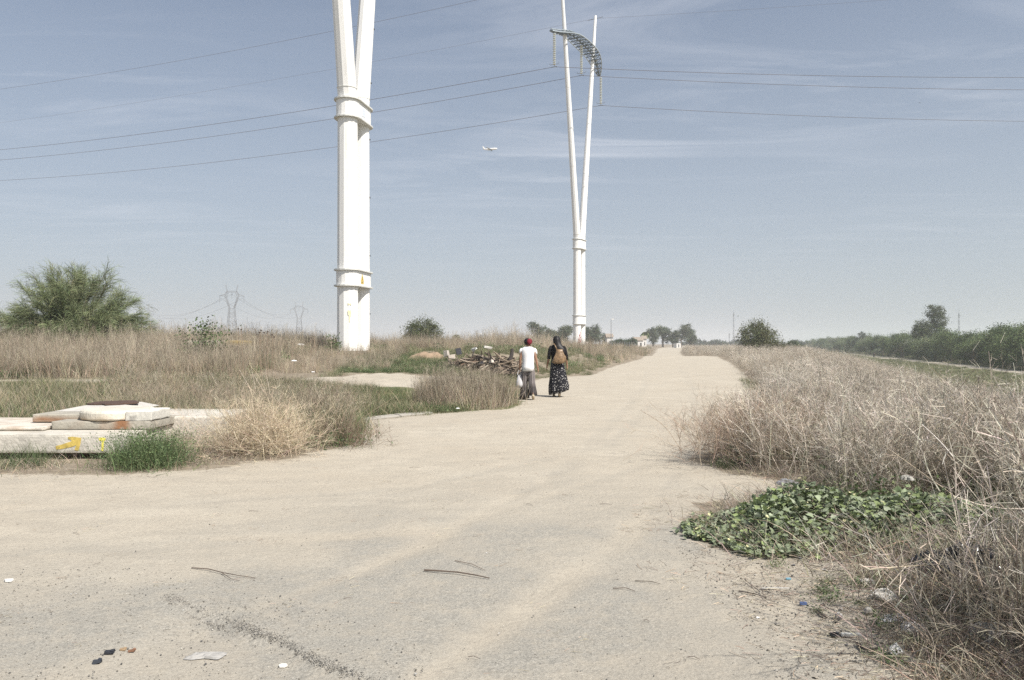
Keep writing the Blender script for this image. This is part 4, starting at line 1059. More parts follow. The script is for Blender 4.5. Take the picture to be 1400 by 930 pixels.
# low dark hedge trees (px 838-868)
hb = make_tree('hedge_tree', 'x', 'tree', 'dark hedge trees by the white houses', [(0, 0, 2.0, 2.1, 1.6, 1.7), (1.2, 0, 2.3, 1.6, 1.3, 1.4), (-1.3, 0, 1.8, 1.5, 1.3, 1.4)], 150, 26, .32, (.075, .105, .055), .2, 1.0)
for i, (px, lab) in enumerate(((841, 'leftmost dark hedge tree by the white houses'), (852, 'middle dark hedge tree by the white houses'), (862, 'dark hedge tree nearest the white houses'))):
    o = hb if i == 0 else copy_tree(hb); o['label'] = lab; place(o, *P3(px, 0, 240)[:2], z=-.2, s=.78 + .06 * i)
# far dark tree line
tl = make_tree('distant_tree', 'far tree in the hazy line on the horizon', 'tree', 'hazy trees along the horizon', [(0, 0, 3, 3.6, 2.4, 2.6), (3, 0, 2.6, 3, 2.4, 2.2), (-3.2, 0, 2.4, 3, 2.4, 2.0)], 90, 18, .9, (.08, .10, .06), .3, 1.5)
first = True
for px in list(np.arange(945, 1100, 7.5)) + [614, 622, 700, 640, 655, 560, 430]:
    o = tl if first else copy_tree(tl); first = False
    place(o, *P3(px + random.uniform(-3, 3), 0, 620 + random.uniform(-60, 60))[:2], z=-2.0, s=random.uniform(.8, 1.3))
# palms
def palm(px, Y, h, label):
    root = empty('palm_tree', tuple(P3(px, 0, Y)[:2]) + (-.2,), label=label, cat='palm')
    mb = MB(); mb.tube([(0, 0, 0), (.1, 0, h * .5), (0, 0, h)], [.35, .28, .3], 7); mb.build('trunk', M['bark'], root)
    mb = MB(); n = 70; az = rng.uniform(0, 6.283, n); el = rng.uniform(-.5, 1.4, n); d = np.c_[np.cos(el) * np.cos(az), np.cos(el) * np.sin(az), np.sin(el)]
    t_ = np.linspace(0, 1, 5)[None, :, None]; Pp = np.array((0, 0, h))[None, None] + d[:, None] * t_ * 2.1 + np.array((0, 0, -1.))[None, None] * t_ ** 2 * 1.3
    ribbons(mb, Pp, np.tile(np.array([[.2, .5, .5, .35, .1]]), (n, 1)), colvar((.12, .14, .06), n, .2)); mb.build('frond', M['foliage'], root, kind='stuff')
palm(882, 300, 5.2, 'palm tree with a round head above the white houses at the end of the road')
palm(624, 330, 4.6, 'small palm on the horizon between the round dark tree and the double street lamp')

# riverbank thicket at the right, tree by tree
def willow(i, tall):
    lb = []
    for _ in range(8): lb.append((rng.normal(0, 1.7), rng.normal(0, 1.2), rng.uniform(1.6, 5.2), rng.uniform(1.1, 1.9), rng.uniform(1.0, 1.6), rng.uniform(1.0, 1.7)))
    base = [(.13, .17, .07), (.19, .225, .125), (.09, .125, .05), (.15, .19, .085), (.21, .235, .155)][i]
    return make_tree('riverbank_tree', 'bushy tree in the dense green thicket along the riverbank at the right', 'tree', 'thicket of trees along the riverbank', lb, 260, 26, .24, base, .16, 1.6, spread=.24, shell=.4)
wl = [willow(i, 1) for i in range(5)]
first = [True] * 5
Yt = 96.0; kk = 0
while Yt < 640:
    for row in range(2):
        i = random.choices(range(5), [3, 3, 3, 3, 1.5])[0]
        o = wl[i] if first[i] else copy_tree(wl[i]); first[i] = False
        xx = 69 + .297 * (Yt - 108) + 8 + row * 5.5 + random.uniform(-1.2, 1.2)
        place(o, xx, Yt + random.uniform(-1, 1), s=random.uniform(.88, 1.2) * (1.0 if row == 0 else 1.18), sz=random.uniform(.82, 1.22) * (1.0 if row == 0 else 1.10))
        kk += 1
    Yt += 3.6 * (Yt / 110) ** .75
def sprop(px, py_top, Y, z0, base, label, name='poplar_tree', wf=.26, n=620):
    h = P3(px, py_top, Y)[2] - z0
    lb = [(0, 0, h * .86, h * wf * .38, h * .12, h * .13), (h * wf * .5, 0, h * .7, h * wf * .5, h * .15, h * .18), (-h * wf * .65, 0, h * .58, h * wf * .5, h * .13, h * .16), (0, 0, h * .45, h * wf * .9, h * .2, h * .22), (h * wf * .55, 0, h * .88, h * wf * .3, h * .1, h * .10), (-h * wf * 1.0, 0, h * .50, h * wf * .35, h * .1, h * .12)]
    o = make_tree(name, label, 'tree', None, lb, n, 26, .28, base, .2, h * .35, spread=.2)
    place(o, *P3(px, 0, Y)[:2], z=z0, rz=0)
sprop(1274, 416, 207, -2.7, (.10, .12, .06), 'tall dark poplar rising above the riverbank thicket at the right')
sprop(1176, 452, 338, -2.7, (.075, .095, .055), 'dark pointed tree standing slightly above the middle of the riverbank thicket', n=200)
# pole lamps / masts seen on the horizon
def mast(px, py, Y, r, label, name='radio_mast', z0=-2.0, base=-2.0):
    p = P3(px, py, Y); root = empty(name, (p[0], Y, z0), label=label, cat='mast')
    h = p[2] - z0; mb = MB()
    for a in range(3):
        an = a * 2.094; mb.bar((math.cos(an) * r, math.sin(an) * r, 0), (math.cos(an) * r * .5, math.sin(an) * r * .5, h), .12, sides=4)
    nz = int(h / 3)
    for j in range(nz):
        for a in range(3):
            an = a * 2.094; a2 = an + 2.094; z = j * h / nz; z2 = (j + 1) * h / nz
            q = lambda an_, z_: (math.cos(an_) * r * (1 - .5 * z_ / h), math.sin(an_) * r * (1 - .5 * z_ / h), z_)
            mb.bar(q(an, z), q(a2, z2), .07, sides=3)
    mb.build('lattice', M['farsteel'], root)
    mb = MB(); mb.bar((-.6, 0, h * .93), (.9, 0, h * .93), .25); mb.bar((0, 0, h), (0, 0, h + 2), .08); mb.build('antenna', M['farsteel'], root)
mast(1003, 427, 520, .6, 'tall thin lattice radio mast on the horizon right of the road end')
mast(997, 456, 560, .4, 'short thin mast just left of the tall radio mast')
mast(1311, 428, 420, .6, 'faint lattice mast behind the riverbank thicket right of the tall poplar')
def lamp(px, py, Y, label, double=True, w=1.6):
    p = P3(px, py, Y); root = empty('street_lamp', (p[0], Y, -.3), label=label, cat='street lamp'); h = p[2] + .3
    mb = MB(); mb.tube([(0, 0, 0), (0, 0, h)], [.10, .06], 6); mb.build('pole', M['farsteel'], root)
    for s_ in ((-1, 1) if double else (1,)):
        mb = MB(); mb.bar((0, 0, h), (s_ * w * .5, 0, h + .1), .07); mb.build('arm', M['farsteel'], root)
        mb = MB(); mb.box((s_ * w * .62, 0, h + .1), (.8, .35, .2)); mb.build('lamp_head', M['wall'], root)
lamp(663.5, 457, 210, 'double-headed street lamp on the horizon between the round dark tree and the women', w=2.0)
lamp(835.5, 437, 215, 'tall street lamp right of the farther white tower', False, .6)
# utility poles
for px, top, Y, lab in ((730, 448, 140, 'thin utility pole above the dry grass between the two women'),):
    p = P3(px, top, Y); root = empty('utility_pole', (p[0], Y, .2), label=lab, cat='pole'); h = p[2] - .2
    mb = MB(); mb.tube([(0, 0, 0), (0, 0, h)], [.1, .07], 6); mb.build('pole', M['farsteel'], root)
    mb = MB(); mb.box((0, 0, h * .93), (.9, .12, .12)); mb.box((.25, 0, h * .8), (.5, .1, .1)); mb.build('crossbar', M['farsteel'], root)
# white houses at the end of the road
def house(px0, px1, pyt, Y, label, roof=True, wins=2):
    a = P3(px0, pyt, Y); b = P3(px1, 0, Y); z0 = -.4; h = a[2] - z0; w = b[0] - a[0]
    root = empty('white_house', ((a[0] + b[0]) / 2, Y, z0), label=label, cat='house')
    mb = MB(); mb.box((0, 2.5, h / 2), (w, 5, h)); mb.build('wall', M['wall'], root)
    if roof:
        mb = MB(); e = .3; v = [(-w / 2 - e, -e, h), (w / 2 + e, -e, h), (w / 2 + e, 5 + e, h), (-w / 2 - e, 5 + e, h), (-w / 2 - e, 2.5, h + 1.1), (w / 2 + e, 2.5, h + 1.1)]
        mb.add(v, [(3, 2, 1, 0), (0, 1, 5, 4), (2, 3, 4, 5), (1, 2, 5), (3, 0, 4)]); mb.build('roof', M['rooftile'], root)
    for i in range(wins):
        x_ = -w / 2 + w * (i + .5) / wins
        mb = MB(); mb.box((x_, -.01, h * .55), (min(1.0, w * .18), .06, 1.1)); mb.build('window', M['window'], root)
house(868, 879, 465.5, 262, 'white house with low tiled roof right of the dark hedge trees at the road end', wins=2)
house(879, 884, 463.5, 270, 'narrow white house beside the palm tree at the end of the road', wins=1)
house(830, 838, 461, 250, 'small pale building with tiled roof behind the tall street lamp', wins=1)
house(925, 931, 469.5, 300, 'pale low shed under the trees right of the road end', roof=False, wins=1)
house(800, 806, 467.5, 235, 'pale low hut at the right foot of the farther white tower', roof=False, wins=1)
# fence of posts right of the farther tower
root = empty('wire_fence', tuple(P3(835, 0, 150)[:2]) + (.25,), label='row of thin fence posts in the dry grass right of the farther white tower', cat='fence')
mb = MB(); mb.box((0, 0, .75), (.09, .09, 1.7)); me = mb.mesh('fence_post'); me.materials.append(M['farsteel'])
for i in range(22):
    b = link('fence_post', me, None, root); b.location = ((i - 11) * .52 * .9, i * .1, .1 * math.sin(i * 3))
for z in (.5, 1.0, 1.4):
    mb = MB(); mb.bar((-5.3, 0, z), (4.8, 2.2, z), .02, sides=3); mb.build('fence_wire', M['farsteel'], root)
# distant blue-grey pale shapes: plastic greenhouse / pylon base behind the women
# ------------------------------------------------------------------ aeroplane
def plane():
    p = P3(670, 204, 1500); root = empty('airliner', tuple(p), 0, label='small white airliner flying in the sky between the two towers', cat='aeroplane')
    root.rotation_euler = (0, R(-2), R(-8))
    L_ = 27.0
    st = np.array([0, .02, .06, .15, .65, .8, .92, 1.0]); rr = np.array([.1, .9, 1.5, 1.85, 1.85, 1.4, .7, .15])
    rings = []
    for s_, r_ in zip(st, rr):
        a = np.arange(12) * math.pi / 6; rings.append(np.c_[np.full(12, L_ / 2 - s_ * L_), r_ * np.cos(a), r_ * np.sin(a) + .5 * max(0, s_ - .65)])
    mb = MB(); mb.loft(rings); mb.build('fuselage', M['white_paint'], root, True)
    for sg in (-1, 1):
        mb = MB(); v = np.array([(3, sg * 1.5, -.8), (-2.5, sg * 1.5, -.8), (-5.5, sg * 13, .6), (-4, sg * 13, .6)]); mb.add(np.vstack([v, v + np.array((0, 0, .35))]), [(3, 2, 1, 0), (4, 5, 6, 7), (0, 1, 5, 4), (1, 2, 6, 5), (2, 3, 7, 6), (3, 0, 4, 7)]); mb.build('wing', M['galv'], root)
        mb = MB(); mb.tube([(3.4, sg * 4.6, -1.9), (2.6, sg * 4.6, -1.9), (.2, sg * 4.6, -1.8)], [.9, 1.0, .55], 10); mb.build('engine', M['darksteel'], root)
        mb = MB(); v = np.array([(-10.2, sg * .6, .9), (-12.3, sg * .6, .9), (-13.4, sg * 4.8, 1.3), (-12.5, sg * 4.8, 1.3)]); mb.add(np.vstack([v, v + np.array((0, 0, .2))]), [(3, 2, 1, 0), (4, 5, 6, 7), (0, 1, 5, 4), (1, 2, 6, 5), (2, 3, 7, 6), (3, 0, 4, 7)]); mb.build('tailplane', M['white_paint'], root)
    mb = MB(); v = np.array([(-8.6, -.15, 1.4), (-12.4, -.15, 1.2), (-14.2, -.15, 6.2), (-12.6, -.15, 6.2)]); mb.add(np.vstack([v, v + np.array((0, .3, 0))]), [(3, 2, 1, 0), (4, 5, 6, 7), (0, 1, 5, 4), (1, 2, 6, 5), (2, 3, 7, 6), (3, 0, 4, 7)]); mb.build('tail_fin', M['white_paint'], root)
plane()
for px, py, Y, bl in ((662, 395, 160, 'tiny dark bird low in the sky between the two towers, below the airliner'), (668, 110, 130, 'tiny dark bird high in the sky above the airliner'), (1258, 141, 150, 'tiny dark bird between the conductors at the upper right'), (1211, 330, 200, 'tiny dark bird in the open sky at the right, lowest on that side')):
    p = P3(px, py, Y); mb = MB()
    mb.add([(-.28, .02, .14), (0, 0, .02), (0, .12, .0), (.28, .02, .12), (0, -.12, -.02), (0, 0, -.06)], [(0, 1, 2), (0, 4, 1), (1, 3, 2), (1, 4, 3), (4, 5, 2), (0, 2, 4)], col=(.06, .05, .05))
    mb.build('bird', M['wood'], None, label=bl, cat='bird', group='birds in the sky').location = tuple(p)
#@@PART3@@
# ------------------------------------------------------------------ concrete chamber slabs at the left
def rough_box(mb, x0, x1, y0, y1, z0, z1, n=10, amp=.012, edge=.012, col=(.5, .48, .43), tilt=0, cf=None):
    """box with worn, chipped edges"""
    sx, sy, sz = x1 - x0, y1 - y0, z1 - z0
    def ax_(a, b, k): 
        u = np.linspace(0, 1, k); u = .5 - .5 * np.cos(np.pi * u) * np.abs(np.cos(np.pi * u)) ** .3
        return a + (b - a) * u
    amp = amp * .6; edge = min(edge, .016)
    nxx, nyy, nzz = max(6, int(n * 2.2 * sx)), max(6, int(n * 1.2 * sy)), max(6, int(n * 3 * sz))
    X = ax_(x0, x1, nxx); Yv = ax_(y0, y1, nyy); Z = ax_(z0, z1, nzz)
    idx = {}; verts = []; faces = []
    def vid(i, j, k):
        key = (i, j, k)
        if key not in idx: idx[key] = len(verts); verts.append((X[i], Yv[j], Z[k]))
        return idx[key]
    for i in range(nxx - 1):
        for j in range(nyy - 1):
            faces.append((vid(i, j, nzz - 1), vid(i + 1, j, nzz - 1), vid(i + 1, j + 1, nzz - 1), vid(i, j + 1, nzz - 1)))
            faces.append((vid(i, j, 0), vid(i, j + 1, 0), vid(i + 1, j + 1, 0), vid(i + 1, j, 0)))
        for k in range(nzz - 1):
            faces.append((vid(i, 0, k), vid(i + 1, 0, k), vid(i + 1, 0, k + 1), vid(i, 0, k + 1)))
            faces.append((vid(i, nyy - 1, k), vid(i, nyy - 1, k + 1), vid(i + 1, nyy - 1, k + 1), vid(i + 1, nyy - 1, k)))
    for j in range(nyy - 1):
        for k in range(nzz - 1):
            faces.append((vid(0, j, k), vid(0, j, k + 1), vid(0, j + 1, k + 1), vid(0, j + 1, k)))
            faces.append((vid(nxx - 1, j, k), vid(nxx - 1, j + 1, k), vid(nxx - 1, j + 1, k + 1), vid(nxx - 1, j, k + 1)))
    v = np.array(verts); q = np.stack([np.minimum(v[:, 0] - x0, x1 - v[:, 0]), np.minimum(v[:, 1] - y0, y1 - v[:, 1]), np.minimum(v[:, 2] - z0, z1 - v[:, 2])], 1)
    near = np.sort(q, 1)[:, 1]                                  # distance to the closest edge
    e = np.exp(-(near / edge) ** 2)
    c = np.array([(x0 + x1) / 2, (y0 + y1) / 2, (z0 + z1) / 2])
    k_ = .5 + .5 * vnoise(v[:, 0] * 9 + v[:, 2] * 5, v[:, 1] * 9 + v[:, 2] * 7, 31)
    ins = np.sign(c - v) * (q < 1e-6)
    v = v + ins * (e * amp * (.3 + 1.6 * k_))[:, None]
    v[:, 2] += tilt * (v[:, 0] - c[0])
    cl = np.tile(np.array(col), (len(v), 1)) * (1 + .08 * vnoise(v[:, 0] * 3, v[:, 1] * 3 + v[:, 2] * 6, 33))[:, None]
    if cf is not None: cl = cf(v, cl)
    mb.add(v, faces, cl)
PALE = (.53, .50, .435); GREY = (.36, .335, .28); RUST = np.array((.26, .135, .07)); SOIL = np.array((.30, .23, .16))
def stain(v, cl, f, colr): f = np.clip(f, 0, 1)[:, None]; return cl * (1 - f) + np.array(colr) * f
slabr = empty('concrete_slab', (-7.2, 10.5, 0), label='long low pale concrete slab with a yellow arrow sprayed on its front at the left road edge', cat='concrete slab')
o0 = np.array((-7.2, 10.5, 0))
def chunk(name, parent, org, *a, **k):
    mb = MB(); rough_box(mb, *a, **k); mb.v = [q - np.array(org) for q in mb.v]; return mb.build(name, M['concrete'], parent)
cfp = lambda v, cl: stain(v, cl, .55 * (vnoise(v[:, 0] * 2.2, v[:, 1] * 5, 41) > .1) * ss(.33, .36, v[:, 2]) * .8, (.42, .36, .27))
chunk('slab', slabr, o0, -9.6, -4.98, 10.45, 12.35, .095, .345, n=14, amp=.016, col=PALE, cf=cfp)
chunk('support', slabr, o0, -9.3, -5.15, 10.66, 12.2, -.06, .093, n=7, col=(.26, .23, .19))
fr_ = []
def zoomp(zx, zy, yy): p = P3(zx / 4.375, 520 + zy / 4.375, yy); return (p[0], p[2])
def decal(pts, name, m, y=10.449):
    q = np.array([zoomp(a, b, y) for a, b in pts]); k = len(q)
    v0 = np.c_[q[:, 0], np.full(k, y), q[:, 1]] - o0; v1 = v0 - np.array((0, .003, 0))
    mb = MB(); mb.add(np.vstack([v0, v1]), [tuple(range(k)), tuple(range(k, 2 * k))[::-1]] + [(i, (i + 1) % k, (i + 1) % k + k, i + k) for i in range(k)])
    mb.build(name, m, slabr)
decal([(333, 394), (336, 414), (360, 413), (400, 405), (438, 396), (456, 388), (446, 418), (470, 421), (480, 385), (487, 345), (460, 341), (430, 337), (408, 340), (409, 352), (430, 358), (424, 367), (400, 374), (365, 386)], 'painted_arrow', M['yellow'])
decal([(590, 346), (600, 342), (632, 346), (630, 360), (621, 366), (619, 424), (606, 420), (609, 366), (594, 360)], 'painted_mark', M['yellow2'])
# slab behind to the right
rb = empty('concrete_block', (-4.9, 12.2, 0), label='rough grey-white concrete block right behind the disc cover, half hidden by dry weeds', cat='concrete block')
cfd = lambda v, cl: stain(v, cl, .75 * ss(.34, .05, v[:, 2]) + .3 * vnoise(v[:, 0] * 4, v[:, 2] * 9, 42), (.30, .26, .20))
chunk('block', rb, (-4.9, 12.2, 0), -6.3, -4.26, 11.75, 13.2, -.05, .455, n=14, amp=.018, col=PALE, cf=cfd)
# stepped plinth
st_ = empty('concrete_step', (-5.7, 11.4, .346), label='grey rust-streaked concrete step lying on the slab under the round disc cover', cat='concrete step')
cfr = lambda v, cl: stain(v, cl, 1.2 * np.exp(-((v[:, 0] + 5.32) / .10) ** 2) * (vnoise(v[:, 0] * 20, v[:, 2] * 12, 43) > -.4) + .35 * (vnoise(v[:, 0] * 7, v[:, 2] * 7, 44)), RUST)
chunk('step', st_, (-5.7, 11.4, .346), -6.27, -4.93, 10.95, 12.0, .349, .462, n=16, amp=.01, col=GREY, cf=cfr)
ls_ = empty('concrete_plank', (-7.4, 11.2, .346), label='thin worn whitish concrete layer on the slab left of the step', cat='concrete plank')
chunk('plank', ls_, (-7.4, 11.2, .346), -9.4, -6.30, 10.8, 12.2, .349, .405, n=10, amp=.018, edge=.05, col=(.56, .52, .45), cf=lambda v, cl: stain(v, cl, .7 * (vnoise(v[:, 0] * 3, v[:, 1] * 5, 45)), (.36, .26, .18)))
# rusty square cover
sq = empty('square_cover', (-6.3, 11.8, .41), label='square pale cover slab with rust-brown front edge left of the round disc', cat='cover')
chunk('cover', sq, (-6.3, 11.8, .41), -6.74, -5.55, 11.30, 12.3, .415, .53, n=14, amp=.012, col=GREY, cf=lambda v, cl: stain(v, cl, 1.3 * ss(.52, .45, v[:, 2]) * (.55 + .6 * vnoise(v[:, 0] * 5, v[:, 2] * 8, 46)), RUST))
# frustum with rusty lid
fru = empty('sloped_lid', (-6.05, 12.4, .53), label='sloping pale concrete lid with a dark rusty plate on top, rearmost on the slabs', cat='lid')
mb = MB(); r0_ = np.array([(-6.70, 11.75, .532), (-5.60, 11.75, .532), (-5.65, 12.9, .532), (-6.65, 12.9, .532)]); r1_ = np.array([(-6.38, 12.0, .598), (-5.85, 12.0, .598), (-5.87, 12.75, .598), (-6.36, 12.75, .598)])
mb.loft([r0_ - (-6.05, 12.4, .53), r1_ - (-6.05, 12.4, .53)], col=(.48, .46, .42)); mb.build('lid', M['concrete'], fru)
mb = MB(); n_ = 22; a = np.arange(n_) * 2 * np.pi / n_; rr_ = 1 + .10 * np.sin(a * 5 + 1) + rng.normal(0, .05, n_)
ring = np.c_[-6.11 + .34 * np.cos(a) * rr_, 12.36 + .38 * np.sin(a) * rr_, np.full(n_, .602)]
mb.loft([ring - (-6.05, 12.4, .53), ring * (1, 1, 1) + (0, 0, .02) - (-6.05, 12.4, .53)], col=(.085, .055, .042)); mb.build('rusty_plate', M['concrete'], fru)
# round disc cover with a straight end piece
dc = empty('disc_cover', (-5.55, 11.4, .463), label='thick round white concrete disc cover lying on the step', cat='cover')
mb = MB(); n_ = 40; a = np.arange(n_) * 2 * np.pi / n_; rings = []
for rr_, z in ((.44, .002), (.48, .012), (.49, .03), (.49, .105), (.475, .13), (.44, .142), (.2, .145), (.02, .146)):
    w_ = 1 + .012 * vnoise(np.cos(a) * 4 + 9, np.sin(a) * 4 + z * 8, 51); rings.append(np.c_[-.02 + rr_ * np.cos(a) * w_, .0 + rr_ * np.sin(a) * w_, np.full(n_, z)])
mb.loft(rings); v = mb.v[0]
cl = np.tile(np.array((.57, .535, .455)), (len(v), 1)) * (1 + .06 * vnoise(v[:, 0] * 6, v[:, 2] * 20, 52))[:, None]
mb.c = [stain(v, cl, .9 * ss(.07, .0, v[:, 2]) * (.6 + .5 * vnoise(v[:, 0] * 6, v[:, 1] * 6, 53)), (.40, .27, .15))]
mb.build('disc', M['concrete'], dc, False)
e_ = chunk('end_piece', dc, (-5.55, 11.4, .463), -5.28, -4.92, 10.98, 11.6, .466, .602, n=16, amp=.008, col=(.58, .56, .50), cf=lambda v, cl: stain(v, cl, .5 * (vnoise(v[:, 0] * 14, v[:, 2] * 14, 54) > .5), (.10, .09, .08)))
# block with lichen in the dry grass behind
p = P3(300, 466, 36.5); bb = empty('lichen_block', (p[0], 36.5, .8), label='weathered concrete block with a yellow stained corner in the dry grass behind', cat='concrete block')
chunk('block', bb, (p[0], 36.5, .8), p[0] - 1.25, p[0] + 1.15, 35.9, 37.6, .7, 1.66, n=6, amp=.03, edge=.06, col=(.36, .33, .27), cf=lambda v, cl: stain(v, cl, ss(.2, .9, v[:, 0] - p[0]) * .8 * ss(1.3, 1.6, v[:, 2]), (.42, .30, .10)))
# concrete kerb edge that surfaces beside the road
kr = empty('kerb', (-2.3, 16.2, 0), label='short worn concrete kerb surfacing at the left road edge in front of the grass', cat='kerb')
kp = [(-3.10, 14.9), (-2.95, 15.5), (-2.3, 16.6), (-1.7, 17.35)]
for i in range(3):
    a = np.array(kp[i]); b = np.array(kp[i + 1]); d = (b - a) / np.linalg.norm(b - a); nr = np.array((-d[1], d[0])); b = b - d * .03
    z0, z1 = GZ(*a), GZ(*b); w = .20; hgt_ = .05
    ring0 = [(*(a - nr * .0), z0 - .1), (*(a - nr * .03), z0 + hgt_ * .6), (*(a + nr * .04), z0 + hgt_), (*(a + nr * w), z0 + hgt_ + .01), (*(a + nr * w), z0 - .1)]
    ring1 = [(*(b - nr * .0), z1 - .1), (*(b - nr * .03), z1 + hgt_ * .6), (*(b + nr * .04), z1 + hgt_), (*(b + nr * w), z1 + hgt_ + .01), (*(b + nr * w), z1 - .1)]
    mb = MB(); mb.loft([np.array(ring0) - (-2.3, 16.2, 0), np.array(ring1) - (-2.3, 16.2, 0)], col=(.36, .335, .29)); mb.build('kerb_stone', M['concrete'], kr)

# ------------------------------------------------------------------ single plants one can tell apart
def bush(name, x, y, label, cat, mats, **kw):
    z = GZ(x, y); root = empty(name, (x, y, z), label=label, cat=cat)
    for i, (m_, f) in enumerate(mats):
        mb = MB(); f(mb); mb.build(['twigs', 'leaves', 'flower'][i] if len(mats) > 1 else 'twigs', m_, root, kind='stuff')
    return root
GOLD = (.46, .39, .285)
bush('dry_bush', -3.45, 11.05, 'rounded straw-coloured dry bush at the road edge right of the concrete slabs', 'dry bush',
     [(M['dry'], lambda mb: (stalk_plant(mb, 330, (.42, .85), .52, 9, 4, .0055, GOLD, br=.20, bend=.5, spread=.6), stalk_plant(mb, 200, (.25, .5), .95, 7, 3, .005, GOLD, br=.28, bend=.3)))])
bush('dry_bush', -4.15, 10.85, 'loose grey-brown dry weeds between the green bush and the straw-coloured bush', 'dry bush',
     [(M['dry'], lambda mb: (stalk_plant(mb, 45, (.35, .75), .6, 6, 2, .005, (.36, .30, .235), br=.30, bend=.35), stalk_plant(mb, 40, (.15, .35), 1.1, 6, 2, .0045, (.27, .20, .15), br=.4)))])
bush('green_bush', -4.50, 9.98, 'feathery dark green bush in front of the right end of the slab', 'green bush',
     [(M['green'], lambda mb: (grass_tuft(mb, 2600, (.12, .50), .20, .62, .0050, (.12, .165, .075), droop=.2, tipseed=2), grass_tuft(mb, 350, (.05, .20), .32, .8, .005, (.15, .17, .08)))), (M['dry'], lambda mb: grass_tuft(mb, 160, (.1, .4), .35, .8, .004, (.32, .27, .18)))])
bush('grass_tuft', -6.05, 9.98, 'low green grass tuft in front of the left part of the slab', 'grass tuft',
     [(M['green'], lambda mb: (grass_tuft(mb, 420, (.08, .36), .17, .5, .005, (.12, .16, .075), droop=.2), grass_tuft(mb, 260, (.03, .12), .4, .8, .005, (.15, .16, .08)))), (M['dry'], lambda mb: grass_tuft(mb, 300, (.05, .2), .42, 1.0, .0045, (.36, .31, .22)))])
bush('weed_clump', -2.70, 12.1, 'dark brown and green low weed clump at the road bend between dry bush and kerb', 'weeds',
     [(M['dry'], lambda mb: (stalk_plant(mb, 110, (.2, .5), .95, 6, 2, .005, (.17, .13, .095), br=.28, bend=.4), stalk_plant(mb, 60, (.15, .4), 1.2, 5, 2, .005, (.15, .11, .08), br=.25, org=(.3, -.1, 0)))),
      (M['green'], lambda mb: (grass_tuft(mb, 300, (.1, .35), .3, .7, .006, (.10, .13, .05)), leaves(mb, rng.normal(0, 1, (500, 3)) * (.3, .25, .06) + (-.15, -.1, .1), .05, colvar((.11, .15, .07), 500, .2), up=.8)))])
bush('dry_bush', 3.25, 10.4, 'rounded reddish tan dry bush bulging into the road from the right verge', 'dry bush',
     [(M['dry'], lambda mb: (stalk_plant(mb, 420, (.45, .92), .55, 8, 3, .0050, (.46, .37, .285), br=.45, bend=.30, spread=.5), stalk_plant(mb, 220, (.25, .5), 1.0, 6, 2, .0045, (.36, .27, .20), br=.5)))])
bush('small_weed', G(992, 640)[0], G(992, 640)[1], 'tiny green weed on the road edge left of the reddish tan bush', 'weed',
     [(M['green'], lambda mb: (grass_tuft(mb, 70, (.05, .20), .06, .7, .005, (.12, .15, .07)), leaves(mb, rng.normal(0, 1, (90, 3)) * (.10, .08, .04) + (0, 0, .06), .03, colvar((.12, .15, .08), 90, .2))))])
# dry weeds with tall bare stems among the left grass (px 340-400)
for (px, py, hh, lab) in ((352, 560, .95, 'tall bare dry stem leaning left, above the straw-coloured bush'), (372, 565, .9, 'pair of tall bare dry stems behind the straw-coloured bush')):
    g_ = G(px, py); rt = empty('tall_dry_weed', tuple(g_), label=lab, cat='dry stem'); mb = MB()
    for j in range(2): mb.tube([(0, 0, 0), (-.05 - .12 * j, 0, hh * .5), (-.14 - .25 * j, 0, hh * (1 - .1 * j))], [.011, .009, .005], 5, col=(.42, .36, .28))
    mb.build('stem', M['wood'], rt, kind='stuff')
# squirting cucumber patch with cream flowers at the right
ins = []
def cuc_h(x, y): d = -poly_sd(x, y, CUC); return .03 + .30 * ss(0, .7, d) * (.75 + .35 * vnoise(x * 2.2, y * 2.2, 61)) * (1 + .35 * ss(2.2, 3.2, x))
croot = empty('flowering_weed_patch', (2.5, 6.7, GZ(2.5, 6.7)), label='large low green leafy patch with small cream flowers on the right road edge', cat='leafy plant')
co = np.array(croot.location)
def leaf_mesh(nm, base):
    mb = MB(); o_ = [(0, 0), (-.34, -.20), (-.50, .12), (-.40, .50), (-.16, .72), (0, 1.0), (.16, .72), (.40, .50), (.50, .12), (.34, -.20)]
    v = [(a, b - .1, .10 * abs(a) + .05 * math.sin(b * 7 + a * 5) - .12 * b * b) for a, b in o_] + [(0, .30, -.03), (0, .62, -.09)]
    f = [(10, 0, 1), (10, 1, 2), (10, 2, 3), (10, 3, 11), (11, 3, 4), (11, 4, 5), (11, 5, 6), (11, 6, 7), (10, 11, 7), (10, 7, 8), (10, 8, 9), (10, 9, 0)]
    cl = np.tile(np.array(base), (12, 1)); cl[10:] *= 1.3; cl[0] *= 1.3
    mb.add(v, f, cl); me = mb.mesh(nm, True); me.materials.append(M['green']); return me
lms = [leaf_mesh('leaf', c_) for c_ in ((.25, .295, .185), (.30, .335, .235), (.19, .23, .14), (.26, .32, .14))]
def cpts(n, front=False):
    out_ = []
    while len(out_) < n:
        x = rng.uniform(1.3, 4.1, n * 3); y = rng.uniform(5.2, 7.5, n * 3)
        k = poly_sd(x, y, CUC) < .02 + .16 * vnoise(x * 3.5, y * 3.5, 62) + .10 * (rng.uniform(0, 1, len(x)) < .06)
        if front: k &= (y - 5.6 < 1.6)
        out_ += list(zip(x[k], y[k]))
    a = np.array(out_[:n]); h = cuc_h(a[:, 0], a[:, 1]); return a[:, 0], a[:, 1], h
x, y, h = cpts(290)
